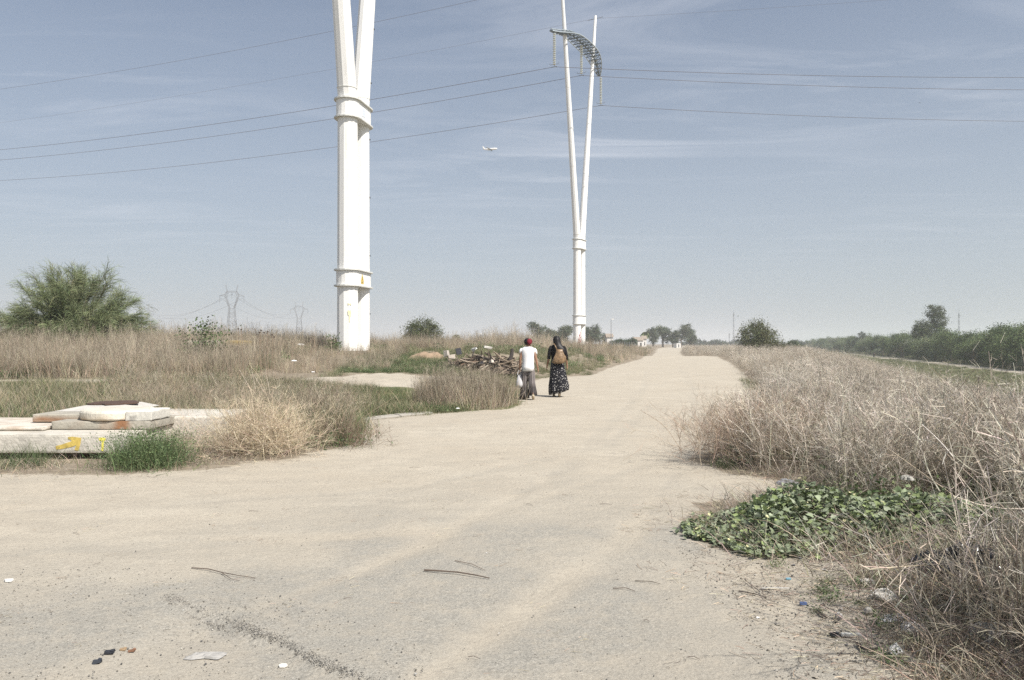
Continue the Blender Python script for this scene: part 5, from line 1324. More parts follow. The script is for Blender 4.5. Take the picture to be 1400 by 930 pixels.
for i in range(290):
    o = link('leaf', lms[i % 4], None, croot); s_ = rng.uniform(.032, .056)
    o.location = (x[i] - co[0], y[i] - co[1], H(x[i:i + 1], y[i:i + 1])[0] + h[i] * rng.uniform(.85, 1.05) - co[2] + .01); o.scale = (s_, s_, s_)
    o.rotation_euler = (rng.normal(.35, .45), rng.normal(0, .4), rng.uniform(0, 6.28))
# remaining foliage as one mass
n = 9500; x, y, h = cpts(n); zz = h * rng.uniform(0, 1, n) ** .45
mb = MB(); tv = np.array([v.co[:] for v in lms[0].vertices]); tf = np.array([tuple(p_.vertices) for p_ in lms[0].polygons])
sz = rng.uniform(.018, .055, n); az = rng.uniform(0, 6.28, n); tx = rng.normal(.35, .55, n); ty = rng.normal(0, .5, n)
def rotm(ax_, an):
    c_, s_ = np.cos(an), np.sin(an); Z_ = np.zeros_like(c_); O_ = np.ones_like(c_)
    if ax_ == 0: m_ = [[O_, Z_, Z_], [Z_, c_, -s_], [Z_, s_, c_]]
    elif ax_ == 1: m_ = [[c_, Z_, s_], [Z_, O_, Z_], [-s_, Z_, c_]]
    else: m_ = [[c_, -s_, Z_], [s_, c_, Z_], [Z_, Z_, O_]]
    return np.moveaxis(np.array(m_), 2, 0)
Rm = rotm(2, az) @ rotm(1, ty) @ rotm(0, tx)
V = np.einsum('nij,kj->nki', Rm, tv) * sz[:, None, None] + np.stack([x, y, H(x, y) + zz + .01], 1)[:, None] - co
bc = np.array([(.25, .295, .185), (.30, .335, .235), (.19, .23, .14), (.26, .32, .14)])[rng.integers(0, 4, n)] * (1 + rng.normal(0, .15, (n, 1)))
bc = bc * np.where(x > 2.1, .92, 1.08)[:, None]
mb.arr(V.reshape(-1, 3), (tf[None] + (np.arange(n) * len(tv))[:, None, None]).reshape(-1, 3), np.repeat(np.clip(bc, .01, 1), len(tv), 0))
n = 900; x, y, h = cpts(n); b0 = np.stack([x, y, H(x, y)], 1) - co; d = norm(rng.normal(0, .6, (n, 3)) + (0, 0, 1)); t_ = np.linspace(0, 1, 4)[None, :, None]
ribbons(mb, b0[:, None] + d[:, None] * t_ * (h * .95)[:, None, None], np.full((n, 4), .006), colvar((.15, .19, .10), n))
mb.build('foliage', M['green'], croot, kind='stuff')
mb = MB()
for q in range(5):
    a = q * 1.2566; c_, s_ = math.cos(a), math.sin(a); pv_ = lambda r_, t_, z_: (r_ * c_ - t_ * s_, r_ * s_ + t_ * c_, z_)
    mb.add([pv_(.1, 0, 0), pv_(.6, -.35, .15), pv_(1, 0, .25), pv_(.6, .35, .15)], [(0, 1, 2, 3)], (.78, .74, .42))
fm_ = mb.mesh('flower'); fm_.materials.append(M['green'])
x, y, h = cpts(110)
for i in range(110):
    o = link('flower', fm_, None, croot); s_ = rng.uniform(.008, .017); o.scale = (s_,) * 3
    o.location = (x[i] - co[0], y[i] - co[1], GZ(x[i], y[i]) + h[i] * 1.02 + .03 - co[2]); o.rotation_euler = (rng.normal(.5, .3), rng.normal(0, .3), rng.uniform(0, 6.28))

# ------------------------------------------------------------------ brushwood and rubble heap beyond the track
hx, hy = P3(660, 0, 34)[:2]
pz = GZ(hx, hy)
rt = empty('brushwood_heap', (hx, hy, pz), label='long heap of dark dead branches and roots on the bank behind the woman in white', cat='brushwood heap')
mb = MB()
for i in range(330):
    cx_ = rng.uniform(-1.7, 1.75); hmax = .60 * (1 - (abs(cx_ + .1) / 1.95) ** 2) + .25 * math.exp(-((cx_ - 1.15) / .35) ** 2) + .05
    cc_ = np.array((cx_, rng.normal(0, .4), rng.uniform(0, 1) * hmax)); d = norm(rng.normal(0, 1, 3) * (1, .8, .35)); Lh = rng.uniform(.15, .6)
    c0 = np.array([(.10, .075, .055), (.24, .19, .14), (.33, .27, .21), (.055, .045, .04)][rng.integers(0, 4)])
    mb.tube([cc_ - d * Lh, cc_ + rng.normal(0, .04, 3), cc_ + d * Lh], [rng.uniform(.02, .05), rng.uniform(.02, .045), .01], 5, col=c0)
mb.build('branches', M['wood'], rt, kind='stuff')
for (a, b, r_, c_) in (((-.35, -.5, .25), (.55, -.5, .62), .045, (.46, .39, .30)), ((-.1, -.6, .10), (.25, -.6, .32), .05, (.50, .44, .35)), ((.9, -.4, .45), (1.5, -.4, .35), .06, (.30, .24, .18)), ((1.15, -.3, .5), (1.25, -.2, 1.0), .09, (.06, .05, .045)), ((-.9, -.3, .3), (-.2, -.3, .45), .06, (.2, .13, .09))):
    mb = MB(); m_ = (np.array(a) + np.array(b)) / 2 + rng.normal(0, .03, 3); mb.tube([a, m_, b], [r_, r_ * .9, r_ * .7], 7, col=c_); mb.build('log', M['wood'], rt)
mb = MB(); n_ = 24
gx, gy = np.meshgrid(np.linspace(-1.9, 1.9, 30), np.linspace(-.8, .8, 12)); gz = .42 * np.clip(1 - (gx / 1.9) ** 2, 0, 1) * np.clip(1 - (gy / .8) ** 2, 0, 1) * (1 + .4 * vnoise(gx * 4, gy * 4, 71)) - .03
ii_ = np.arange(360).reshape(12, 30); mb.arr(np.stack([gx, gy, gz], -1).reshape(-1, 3), np.stack([ii_[:-1, :-1], ii_[:-1, 1:], ii_[1:, 1:], ii_[1:, :-1]], -1).reshape(-1, 4), np.tile(np.array((.17, .13, .10)), (360, 1)))
mb.build('soil', M['wood'], rt, True, kind='stuff')
for (px, py, w, hgt_, c_, lab) in ((611, 483, .22, .24, (.44, .40, .35), 'tilted pale broken slab piece at the left end of the brushwood heap'), (617, 488, .28, .14, (.46, .40, .34), 'flat pinkish rubble lump at the left foot of the brushwood heap'),
        (627, 481, .2, .26, (.06, .06, .07), 'dark rubble lump near the left end of the brushwood heap'), (667, 475, .34, .10, (.46, .44, .40), 'whitish rubble piece behind the middle of the brushwood heap'), (648, 477, .22, .1, (.5, .5, .48), 'small grey rubble piece behind the left half of the brushwood heap'), (672, 494, .16, .10, (.55, .48, .42), 'small pale rubble piece in front of the middle of the brushwood heap'), (659, 496, .14, .10, (.05, .05, .06), 'small dark rubble piece in front of the brushwood heap')):
    pq = P3(px, py, 33.0); mb = MB(); mb.box((0, 0, 0), (w, w * .8, hgt_), Matrix.Rotation(rng.uniform(-.5, .5), 3, 'Y') @ Matrix.Rotation(rng.uniform(0, 1.5), 3, 'Z'), col=c_, jit=.02)
    o = mb.build('rubble_piece', M['concrete'], None, label=lab, cat='rubble'); o.location = (pq[0], 33.0, pq[2])
pq = G(582, 493); mb = MB()
gx, gy = np.meshgrid(np.linspace(-1, 1, 24), np.linspace(-1, 1, 12)); gz = .30 * np.clip(1 - gx ** 2, 0, 1) ** .7 * np.clip(1 - gy ** 2, 0, 1) * (1 + .35 * vnoise(gx * 5, gy * 5, 72)) - .04
ii_ = np.arange(288).reshape(12, 24); mb.arr(np.stack([gx * .95, gy * .6, gz], -1).reshape(-1, 3), np.stack([ii_[:-1, :-1], ii_[:-1, 1:], ii_[1:, 1:], ii_[1:, :-1]], -1).reshape(-1, 4), np.tile(np.array((1., 1, 1)), (288, 1)))
o = mb.build('earth_mound', M['earth'], None, True, label='low mound of bare brown earth between the green patch and the brushwood heap', cat='earth mound'); o.location = (pq[0] + .1, 36.4, GZ(pq[0], 36.4) + .0)

# ------------------------------------------------------------------ litter, sticks and stones
def crumple(name, px, py, w, d, hgt_, m, label, col=(1, 1, 1), n=14, fold=.5, cat='litter', rz=0, group=None, seed=0, raise_=0):
    g_ = G(px, py); mb = MB(); u = np.linspace(-1, 1, n); gx, gy = np.meshgrid(u, u)
    r_ = np.sqrt(gx ** 2 + gy ** 2); sq_ = np.maximum(np.abs(gx), np.abs(gy)) / np.maximum(r_, 1e-6); gx2, gy2 = gx * sq_ , gy * sq_
    prof = np.clip(1 - np.maximum(np.abs(gx), np.abs(gy)) ** 2, 0, 1) ** .5
    ridg = 1 - np.abs(vnoise(gx * 2.3 + seed, gy * 2.3, 80 + seed)); rid2 = 1 - np.abs(vnoise(gx * 5 + seed, gy * 5, 81 + seed))
    z = hgt_ * prof * (1 - fold + fold * (ridg * .7 + rid2 * .5))
    wob_ = 1 + .42 * vnoise(np.arctan2(gy, gx) * 1.5, r_ * 0, 82 + seed)
    V = np.stack([gx / np.maximum(sq_, 1) * w / 2 * wob_ + .03 * w * vnoise(gx * 6, gy * 6, 83), gy / np.maximum(sq_, 1) * d / 2 * wob_ + .03 * d * vnoise(gx * 6, gy * 6, 84), z + .004], -1).reshape(-1, 3)
    low_ = V.copy(); low_[:, 2] = -.004
    ii_ = np.arange(n * n).reshape(n, n); F = np.stack([ii_[:-1, :-1], ii_[:-1, 1:], ii_[1:, 1:], ii_[1:, :-1]], -1).reshape(-1, 4)
    mb.arr(V, F, np.tile(np.array(col, float), (n * n, 1)) * (1 + rng.normal(0, .06, (n * n, 1))))
    o = mb.build(name, m, None, False, label=label, cat=cat, group=group); o.location = (g_[0], g_[1], g_[2] + raise_); o.rotation_euler[2] = rz
    return o
crumple('plastic_bag', 1322, 792, .48, .34, .20, M['blackfilm'], 'crumpled shiny black plastic bag under the brush at the right edge', n=34, fold=.75, cat='plastic bag', seed=3)
crumple('plastic_bag', 1375, 812, .34, .28, .14, M['blackfilm'], 'torn end of black plastic film right of the crumpled black bag', n=26, fold=.8, cat='plastic film', seed=5)
crumple('plastic_wrap', 1078, 662, .18, .14, .05, M['plastic'], 'crumpled clear whitish plastic wrap at the foot of the reddish tan bush', col=(.40, .41, .43), cat='plastic wrap', seed=7, fold=.8, n=20)
crumple('paper_scrap', 1240, 700, .09, .08, .04, M['litter'], 'whitish crumpled paper caught among the leaves of the flowering patch', col=(.36, .35, .31), cat='paper', seed=8, raise_=.27)
crumple('plastic_scrap', 1246, 862, .10, .08, .04, M['litter'], 'small crumpled white plastic scrap on the litter at the lower right', col=(.5, .5, .5), seed=9, fold=.8)
crumple('plastic_scrap', 1240, 846, .22, .10, .015, M['litter'], 'flat whitish plastic strip just above the small crumpled white scrap', col=(.52, .52, .52), seed=10)
crumple('plastic_sheet', 1365, 880, .22, .18, .10, M['plastic'], 'pale translucent plastic sheet in the dry stems near the lower right corner', col=(.45, .44, .40), seed=11, cat='plastic sheet')
crumple('plastic_sheet', 278, 899, .16, .07, .018, M['litter'], 'flattened grey plastic sheet on the road at the lower left', col=(.33, .32, .30), seed=12, cat='plastic sheet', fold=.8)
crumple('plastic_scrap', 1185, 797, .16, .09, .02, M['litter'], 'greyish film scrap below the flowering patch', col=(.5, .49, .46), seed=13)
for i, (px, py, w, lab) in enumerate(((409, 482, .55, 'white plastic scrap in the dry grass left of the nearer tower, uppermost of three'), (402, 506, .32, 'white plastic scrap in the dry grass left of the nearer tower, lowest of three'), (428, 512, .18, 'tiny white scrap at the left end of the dirt track'), (470, 540, .20, 'small white scrap in the green grass below the dirt track'), (626, 564, .12, 'small white stone at the road edge below the tan grass clump'))):
    crumple('plastic_scrap', px, py, w * .6, w * .5, w * .16, M['litter'], lab, col=(.74, .74, .73), seed=20 + i, fold=.8, raise_=.35 if py < 510 else .08)
def shard(px, py, pts, th, m, label, col, cat='litter', tilt=(0, 0), name='shard'):
    g_ = G(px, py); p_ = np.array(pts, float); k = len(p_); mb = MB(); z = p_[:, 0] * tilt[0] + p_[:, 1] * tilt[1]; z = z - z.min() + .004
    mb.add(np.vstack([np.c_[p_, z], np.c_[p_ * .96, z + th]]), [tuple(range(k))[::-1], tuple(range(k, 2 * k))] + [(i, (i + 1) % k, (i + 1) % k + k, i + k) for i in range(k)], col)
    o = mb.build(name, m, None, label=label, cat=cat); o.location = tuple(g_); return o
shard(1212, 822, [(-.07, .03), (-.02, -.035), (.05, -.035), (.06, -.01), (.03, .05), (-.03, .055)], .008, M['litter'], 'white broken plate shard on the soil at the lower right', (.55, .53, .48), 'shard', (.1, .5))
shard(387, 912, [(-.022, 0), (-.012, -.02), (.012, -.02), (.022, 0), (.012, .018), (-.012, .018)], .006, M['litter'], 'small pale disc lying on the road at the bottom left of centre', (.72, .69, .62), 'disc', name='pale_disc')
shard(12, 796, [(-.03, 0), (-.01, -.02), (.025, -.015), (.02, .02), (-.02, .015)], .012, M['litter'], 'small white scrap on the road near the left edge', (.72, .71, .68), 'litter', name='white_scrap')
shard(1164, 871, [(-.055, -.01), (.05, -.015), (.055, .012), (-.05, .016)], .012, M['litter'], 'small white folded paper beside the black ring at the lower right', (.5, .49, .45), 'paper', name='paper_scrap')
shard(1060, 806, [(-.09, -.006), (.09, -.004), (.088, .008), (-.088, .006)], .006, M['litter'], 'thin white strip on the soil under the flowering patch', (.52, .5, .46), 'strip', name='white_strip')
shard(1098, 828, [(-.02, -.01), (.02, -.008), (.02, .01), (-.018, .01)], .014, M['litter'], 'small bright blue plastic bit on the sand at the lower right', (.09, .13, .26), 'litter', name='blue_bit')
shard(1078, 793, [(-.015, -.008), (.015, -.008), (.015, .01), (-.015, .01)], .008, M['litter'], 'tiny light blue scrap on the soil just below the flowering patch', (.18, .36, .45), 'litter', name='blue_bit')
shard(1388, 924, [(-.06, -.05), (.07, -.06), (.05, .06), (-.04, .05)], .006, M['litter'], 'grey cardboard piece in the lower right corner', (.20, .19, .165), 'cardboard', (.2, .7), name='cardboard_piece')
shard(1224, 898, [(-.03, -.02), (.03, -.02), (.02, .03), (-.02, .02)], .01, M['litter'], 'tiny white chip at the foot of the brush near the bottom right', (.6, .59, .56), 'litter', (.3, .6), name='white_chip')
g_ = G(1141, 871); mb = MB(); a = np.linspace(0, 6.283, 15); mb.tube(np.c_[.022 * np.cos(a), .02 * np.sin(a), np.full(15, .009)], .008, 5, col=(.02, .02, .02), cap=False); mb.build('black_ring', M['litter'], None, label='small black ring lying on the sand at the lower right', cat='ring').location = tuple(g_)
for (px, py, s_, lab, c_) in ((150, 894, .026, 'dark lump of broken plastic at the lower left, upper one of two', (.03, .032, .038)), (133, 906, .026, 'dark flat plastic piece at the lower left, lower one of two', (.045, .05, .06)), (168, 889, .018, 'rusty orange lump beside the dark plastic piece at the lower left', (.36, .26, .16)), (180, 891, .020, 'brown rusty strip beside the dark plastic piece', (.22, .12, .075))):
    g_ = G(px, py); mb = MB(); mb.box((0, 0, s_ * .25), (s_ * 1.5, s_, s_ * .5), Matrix.Rotation(.2, 3, 'Z'), col=c_, jit=s_ * .12); mb.box((s_ * .5, s_ * .2, s_ * .45), (s_ * .6, s_ * .4, s_ * .6), Matrix.Rotation(.6, 3, 'X'), col=c_, jit=s_ * .08)
    mb.build('debris_piece', M['litter'], None, label=lab, cat='debris').location = tuple(g_)
for (px, py, s_, lab) in ((1147, 847, .045, 'small grey rounded stone on the sand at the lower right'), (1187, 840, .05, 'pair-like brownish stone beside the plate shard'), (1150, 835, .02, 'tiny stone above the grey rounded stone')):
    g_ = G(px, py); mb = MB(); rg = []
    for z, r_ in ((0, .7), (.3, 1), (.6, .8), (.8, .3)): rg.append(ngon(0, 0, s_ * .5 * r_, s_ * z, 8) + rng.normal(0, s_ * .04, (8, 3)))
    mb.loft(rg, col=(.36, .34, .32)); mb.build('stone', M['litter'], None, label=lab, cat='stone').location = tuple(g_)
def stick(pp, r_, col, label, name='stick', side=()):
    pts = np.array([G(*q) for q in pp]); pts[:, 2] += r_ + .004; pts[1:-1, 2] += .006
    base_ = pts[0].copy(); mb = MB(); mb.tube(pts - base_, np.linspace(r_, r_ * .5, len(pts)), 6, col=col)
    for s_ in side:
        sp_ = np.array([G(*q) for q in s_]); sp_[:, 2] += r_ + .008; mb.tube(sp_ - base_, np.linspace(r_ * .6, r_ * .3, len(sp_)), 5, col=col)
    o = mb.build(name, M['wood'], None, label=label, cat='stick'); o.location = tuple(base_); return o
stick([(580, 782), (600, 784), (625, 786), (650, 790), (669, 793)], .0065, (.13, .10, .08), 'dark brown stick lying in the middle of the road')
stick([(262, 778), (285, 781), (305, 786), (325, 790), (350, 792)], .004, (.14, .11, .09), 'thin dark forked twig on the road at the lower left', side=[[(302, 785), (316, 794), (328, 797)]])
stick([(622, 768), (645, 774), (663, 781)], .003, (.20, .16, .13), 'thin faint twig just above the dark brown stick')
stick([(838, 806), (856, 807), (868, 810)], .003, (.14, .11, .09), 'short thin twig on the road right of centre, left one of two')
stick([(868, 796), (890, 798), (903, 800)], .003, (.12, .10, .08), 'short thin twig on the road right of centre, right one of two')
stick([(1010, 810), (1030, 815), (1048, 819)], .004, (.11, .09, .08), 'lower dark twig of the V shape at the edge of the sand', side=[[(1018, 795), (1034, 808), (1048, 819)]])
stick([(1172, 884), (1182, 893), (1195, 893), (1206, 888)], .009, (.06, .05, .045), 'curved piece of dark bark on the soil at the lower right', 'bark_piece')
stick([(1116, 836), (1124, 844), (1131, 847)], .005, (.06, .055, .05), 'short dark twig on the sand left of the grey stone', side=[[(1118, 842), (1131, 848)]])
stick([(1198, 875), (1206, 860)], .004, (.10, .10, .10), 'short upright-looking dark twig at the lower right')
stick([(1300, 770), (1350, 800), (1399, 835)], .005, (.42, .37, .30), 'pale leaning dry stem over the black plastic bag')
stick([(948, 690), (975, 694), (1000, 690)], .003, (.13, .11, .09), 'thin dark twig at the left tip of the flowering patch')
for i, (px, py) in enumerate(((1000, 760), (1180, 925), (1110, 900), (560, 640), (470, 820), (340, 700), (720, 690), (100, 730), (820, 690), (640, 900), (880, 850), (940, 900))):
    dx_, dy_ = rng.uniform(8, 18), rng.uniform(-3, 4)
    o = stick([(px, py), (px + dx_ * .5, py + dy_ * .3), (px + dx_, py + dy_)], .0022, (.16, .13, .11), 'tiny thin twig lying alone on the sandy ground', 'small_twig'); o['group'] = 'tiny twigs scattered on the road'
# pebbles and gravel: dense along the broken asphalt edge and in the lower left, sparse elsewhere
v_peb = []
for i, c_ in enumerate(((.24, .225, .20), (.10, .098, .095), (.38, .36, .32), (.17, .155, .13))):
    mb = MB(); mb.loft([ngon(0, 0, .35, 0, 6) * (1, .8, 1), ngon(0, 0, .5, .2, 6) * (1, .8, 1) + rng.normal(0, .04, (6, 3)), ngon(0, 0, .28, .5, 6) + rng.normal(0, .04, (6, 3))], col=c_); v_peb.append(mb.mesh('pebble'))
M['stone'] = pmat('pebble', (1, 1, 1), .9, attr=True, randv=.25)
c_peb = hidden_coll('pebble', v_peb, M['stone'])
pp_, sc_ = [], []
n = 7500; x = rng.uniform(-2.1, 0.2, n); y = 4.71 - .845 * (x + 1.93) - .0 + rng.normal(0, .032, n) + .04 * vnoise(x * 5, x * 0, 8); r = fin(x, y, (rng.uniform(0, 1, n) < .8) & (y > 3.4), rng.uniform(.0025, .007, n), 0); pp_.append(r[0]); sc_.append(r[1])
n = 5200; x = rng.uniform(-3.4, -.4, n); y = rng.uniform(3.4, 5.4, n); k = (y < 4.71 - .845 * (x + 1.93) + .6) & (rng.uniform(0, 1, n) < .45 + .5 * vnoise(x * 1.5, y * 2, 91)); r = fin(x, y, k, np.abs(rng.normal(0, 1, n)) * .004 + .003, 0); pp_.append(r[0]); sc_.append(r[1])
n = 7000; x, y = cand(n, -8, 8, 3.3, 16, 1.6); k = (poly_sd(x, y, ROAD) < .3) & (rng.uniform(0, 1, n) < .7); r = fin(x, y, k, np.abs(rng.normal(0, 1, n)) * .0035 + .0025, 0); pp_.append(r[0]); sc_.append(r[1])
n = 3500; x, y = cand(n, 1.2, 2.6, 3.2, 6, 1.0); k = poly_sd(x, y, CUC) > 0; r = fin(x, y, k, np.abs(rng.normal(0, 1, n)) * .005 + .003, 0); pp_.append(r[0]); sc_.append(r[1])
scatter('gravel', c_peb, 4, np.vstack(pp_), np.vstack(sc_), kind='stuff', label='loose gravel and grit along the broken asphalt edge and on the sand')
# tiny scraps of litter
v_scr = []
for i, c_ in enumerate(((.62, .61, .58), (.42, .41, .38), (.30, .27, .22), (.12, .12, .13))):
    mb = MB(); q = np.array([(-.5, -.3, .02), (.4, -.45, .1), (.55, .2, .04), (-.1, .5, .22), (-.45, .25, .05)]) + rng.normal(0, .08, (5, 3)) * (1, 1, .4); mb.add(np.vstack([q, q * (1, 1, .3)]), [(0, 1, 2), (0, 2, 3), (0, 3, 4), (5, 7, 6), (5, 8, 7), (5, 9, 8)], c_); v_scr.append(mb.mesh('scrap'))
c_scr = hidden_coll('scrap', v_scr, M['litter'])
n = 260; x, y = cand(n, 1.35, 3.2, 3.3, 5.6, 1.0); k = (rng.uniform(0, 1, n) < .25 + .6 * ss(1.5, 2.3, x)); r = fin(x, y, k, rng.uniform(.008, .03, n), .003)
n = 40; x2, y2 = cand(n, -3.5, 1, 3.6, 9, 1.0); r2 = fin(x2, y2, np.ones(n, bool), rng.uniform(.005, .014, n), .003)
scatter('litter_scraps', c_scr, 4, np.vstack([r[0], r2[0]]), np.vstack([r[1], r2[1]]), kind='stuff', label='tiny scraps of paper and plastic on the soil at the lower right')
# straw and chaff
v_chaff = []
for i, c_ in enumerate(((.42, .35, .25), (.24, .18, .13), (.13, .10, .08))):
    mb = MB(); n = 9; P_ = np.zeros((n, 3, 3)); st0 = rng.normal(0, .10, (n, 2)); an = rng.uniform(0, 6.28, n); ln = rng.uniform(.02, .11, n)
    for j in range(3): P_[:, j, 0] = st0[:, 0] + np.cos(an + j * .15) * ln * j / 2; P_[:, j, 1] = st0[:, 1] + np.sin(an + j * .15) * ln * j / 2; P_[:, j, 2] = .004 + rng.uniform(0, .008, n)
    ribbons(mb, P_, np.full((n, 3), .0032), colvar(c_, n, .2)); v_chaff.append(mb.mesh('chaff'))
c_ch = hidden_coll('chaff', v_chaff, M['dry'])
pp_, sc_ = [], []
n = 2600; x, y = cand(n, 1.25, 3.3, 3.2, 6.2, 1.0); k = (rng.uniform(0, 1, n) < .15 + .85 * ss(1.4, 2.3, x)) & (poly_sd(x, y, CUC) > -.2); r = fin(x, y, k, rng.uniform(.5, 1.1, n), .002); r[1][:, 2] = .6; pp_.append(r[0]); sc_.append(r[1])
n = 2600; x, y = cand(n, -9, 9, 5, 40, 1.2); sdv = poly_sd(x, y, ROAD); k = (np.abs(sdv + .12) < .35) & (y < 35); r = fin(x, y, k, rng.uniform(.6, 1.3, n), .002); r[1][:, 2] = .6; pp_.append(r[0]); sc_.append(r[1])
n = 1500; x, y = cand(n, -8, 6, 3.5, 20, 1.2); k = (poly_sd(x, y, ROAD) < 0) & (rng.uniform(0, 1, n) < .3); r = fin(x, y, k, rng.uniform(.3, .6, n), .002); r[1][:, 2] = .5; pp_.append(r[0]); sc_.append(r[1])
scatter('straw', c_ch, 3, np.vstack(pp_), np.vstack(sc_), kind='stuff', label='scattered straw and broken stems on the sandy ground')

# ------------------------------------------------------------------ people
def skin_body(nodes, edges, name, m, parent, root=0, sub=2):
    me = bpy.data.meshes.new(name); me.from_pydata([n_[0] for n_ in nodes], edges, []); me.materials.append(m)
    o = bpy.data.objects.new(name, me); C.objects.link(o); o.parent = parent
    sm = o.modifiers.new('skin', 'SKIN'); sm.use_smooth_shade = True
    if not me.skin_vertices: me.attributes
    for i, n_ in enumerate(nodes):
        d = me.skin_vertices[0].data[i]; r_ = n_[1]; d.radius = (r_, r_) if np.isscalar(r_) else r_; d.use_root = (i == root)
    ms = o.modifiers.new('sub', 'SUBSURF'); ms.levels = sub; ms.render_levels = sub
    return o
def figure(parent, J, sk=1.0, name='body', m=None):
    """J: joint dict. one skinned surface with head, five-fingered hands and feet"""
    nd = []; ed = []
    def a(p, r, par=None):
        nd.append((tuple(p), r)); i = len(nd) - 1
        if par is not None: ed.append((par, i))
        return i
    pel = a(J['pelvis'], .11); sp1 = a(J['waist'], .095, pel); ch = a(J['chest'], (.13, .11), sp1); nb = a(J['neckbase'], .055, ch); nk = a(J['neck'], .045, nb)
    h1 = a(J['head'], (.078, .088), nk); h2 = a(np.array(J['head']) + (0, .01, .09), (.066, .074), h1)
    f = np.array(J['face']); fn = f / np.linalg.norm(f); hd = np.array(J['head'])
    a(hd + fn * .10 + (0, 0, .005), .014, h1)                                  # nose
    sd_ = np.cross(fn, (0, 0, 1.0))
    for s_ in (-1, 1): a(hd + sd_ * s_ * .085, .014, h1)                        # ears
    for s in 'LR':
        sh = a(J['sh' + s], .055, ch); el = a(J['el' + s], .038, sh); fo = a((np.array(J['el' + s]) + np.array(J['wr' + s])) / 2, .034, el); wr = a(J['wr' + s], .024, fo)
        w = np.array(J['wr' + s], float); d = w - np.array(J['el' + s], float); d /= np.linalg.norm(d); d = d * .8 + np.array((0, 0, -.3)); d /= np.linalg.norm(d)
        pm = w + d * .065; pi = a(pm, (.030, .020), wr)
        fw = np.array((0, 1.0, 0)); fw -= d * fw.dot(d); fw /= np.linalg.norm(fw)
        curl = np.array((1.0 if s == 'L' else -1.0, 0, 0)) * .018
        for q, ln in zip((-1.5, -.5, .5, 1.5), (.062, .074, .078, .068)):
            b = pm + d * .03 + fw * q * .017; k1 = a(b, .0095, pi); k2 = a(b + d * ln * .5 + curl * .4, .0085, k1); a(b + d * ln + curl * 1.4, .007, k2)
        tb = pm - d * .02 + fw * .03; t1 = a(tb, .011, pi); t2 = a(tb + d * .03 + fw * .016, .0095, t1); a(tb + d * .055 + fw * .014, .008, t2)
        hp = a(J['hip' + s], .085, pel); kn = a(J['kn' + s], .055, hp); cf = a(np.array(J['kn' + s]) * .6 + np.array(J['an' + s]) * .4, .052, kn); an = a(J['an' + s], .033, cf)
        a(np.array(J['an' + s]) + (0, -.04, -.03), .03, an); ft = a(np.array(J['an' + s]) + np.array(J['ft' + s]) * .5, .034, an); a(np.array(J['an' + s]) + np.array(J['ft' + s]), .026, ft)
    return skin_body(nd, ed, name, m or M['skin'], parent)
def ell(c, rx, ry, n=24, ph=0, wob_=0, seed=0, dz=0):
    a = np.arange(n) * 2 * np.pi / n + ph; w = 1 + wob_ * np.sin(a * 5 + seed) + wob_ * .6 * np.sin(a * 9 + seed * 2.1)
    return np.c_[c[0] + rx * np.cos(a) * w, c[1] + ry * np.sin(a) * w, np.full(n, c[2]) + dz * np.cos(a)]
def garment(name, rings, m, parent, col=None, cap=False, thick=.006):
    mb = MB(); mb.loft(rings, cap=cap, col=col); o = mb.build(name, m, parent, True)
    sm = o.modifiers.new('thick', 'SOLIDIFY'); sm.thickness = thick; sm.offset = 1
    return o
def tubeg(name, pts, rad, m, parent, col=(1, 1, 1), sides=10):
    mb = MB(); mb.tube(pts, rad, sides, col=col, cap=False); o = mb.build(name, m, parent, True); sm = o.modifiers.new('thick', 'SOLIDIFY'); sm.thickness = .005; return o
def blobm(name, c, r, m, parent, col=(1, 1, 1), n=9, amp=.05, seed=0, k=16):
    rings = []
    for i in range(n):
        t_ = math.pi * (i + .5) / n; w = 1 + amp * vnoise(np.cos(np.arange(k) * 6.283 / k) * 2 + i, np.sin(np.arange(k) * 6.283 / k) * 2, seed)
        a = np.arange(k) * 2 * np.pi / k; rings.append(np.c_[c[0] + r[0] * math.sin(t_) * np.cos(a) * w, c[1] + r[1] * math.sin(t_) * np.sin(a) * w, np.full(k, c[2] - r[2] * math.cos(t_))])
    mb = MB(); mb.loft(rings, col=col); return mb.build(name, m, parent, True)
def eyes(parent, J):
    f = np.array(J['face'], float); f /= np.linalg.norm(f); s_ = np.cross(f, (0, 0, 1.0)); h = np.array(J['head']) + (0, 0, .025)
    for q in (-1, 1): blobm('eye', h + f * .080 + s_ * q * .032, (.012, .012, .010), M['black'], parent, n=6, k=8, amp=0)
    blobm('mouth', np.array(J['head']) + f * .086 + (0, 0, -.045), (.022, .010, .008), pm_lip, parent, n=6, k=8, amp=0)
pm_lip = pmat('lips', (.32, .12, .10), .5)
# --- the woman in white
ax0, ay0 = P3(722, 0, 22.0)[:2]; az0 = GZ(ax0, ay0)
A = empty('person', (ax0, ay0, az0), 0, label='woman in white T-shirt with red head scarf and striped trousers walking away, carrying a bag', cat='person')
JA = dict(pelvis=(0, 0, .90), waist=(0, .01, 1.08), chest=(0, .01, 1.26), neckbase=(0, .0, 1.42), neck=(0, .01, 1.47), head=(-.01, .025, 1.545), face=(-.65, .76, 0),
          shL=(-.165, 0, 1.36), elL=(-.215, -.01, 1.09), wrL=(-.225, .04, .86), shR=(.165, 0, 1.36), elR=(.215, -.03, 1.10), wrR=(.262, -.01, .87),
          hipL=(-.085, 0, .86), knL=(-.11, .09, .47), anL=(-.11, .05, .075), ftL=(0, .15, -.045), hipR=(.085, 0, .86), knR=(.10, .02, .47), anR=(.13, -.20, .17), ftR=(.01, .07, -.13))
figure(A, JA); eyes(A, JA)
WH = (.82, .81, .80)
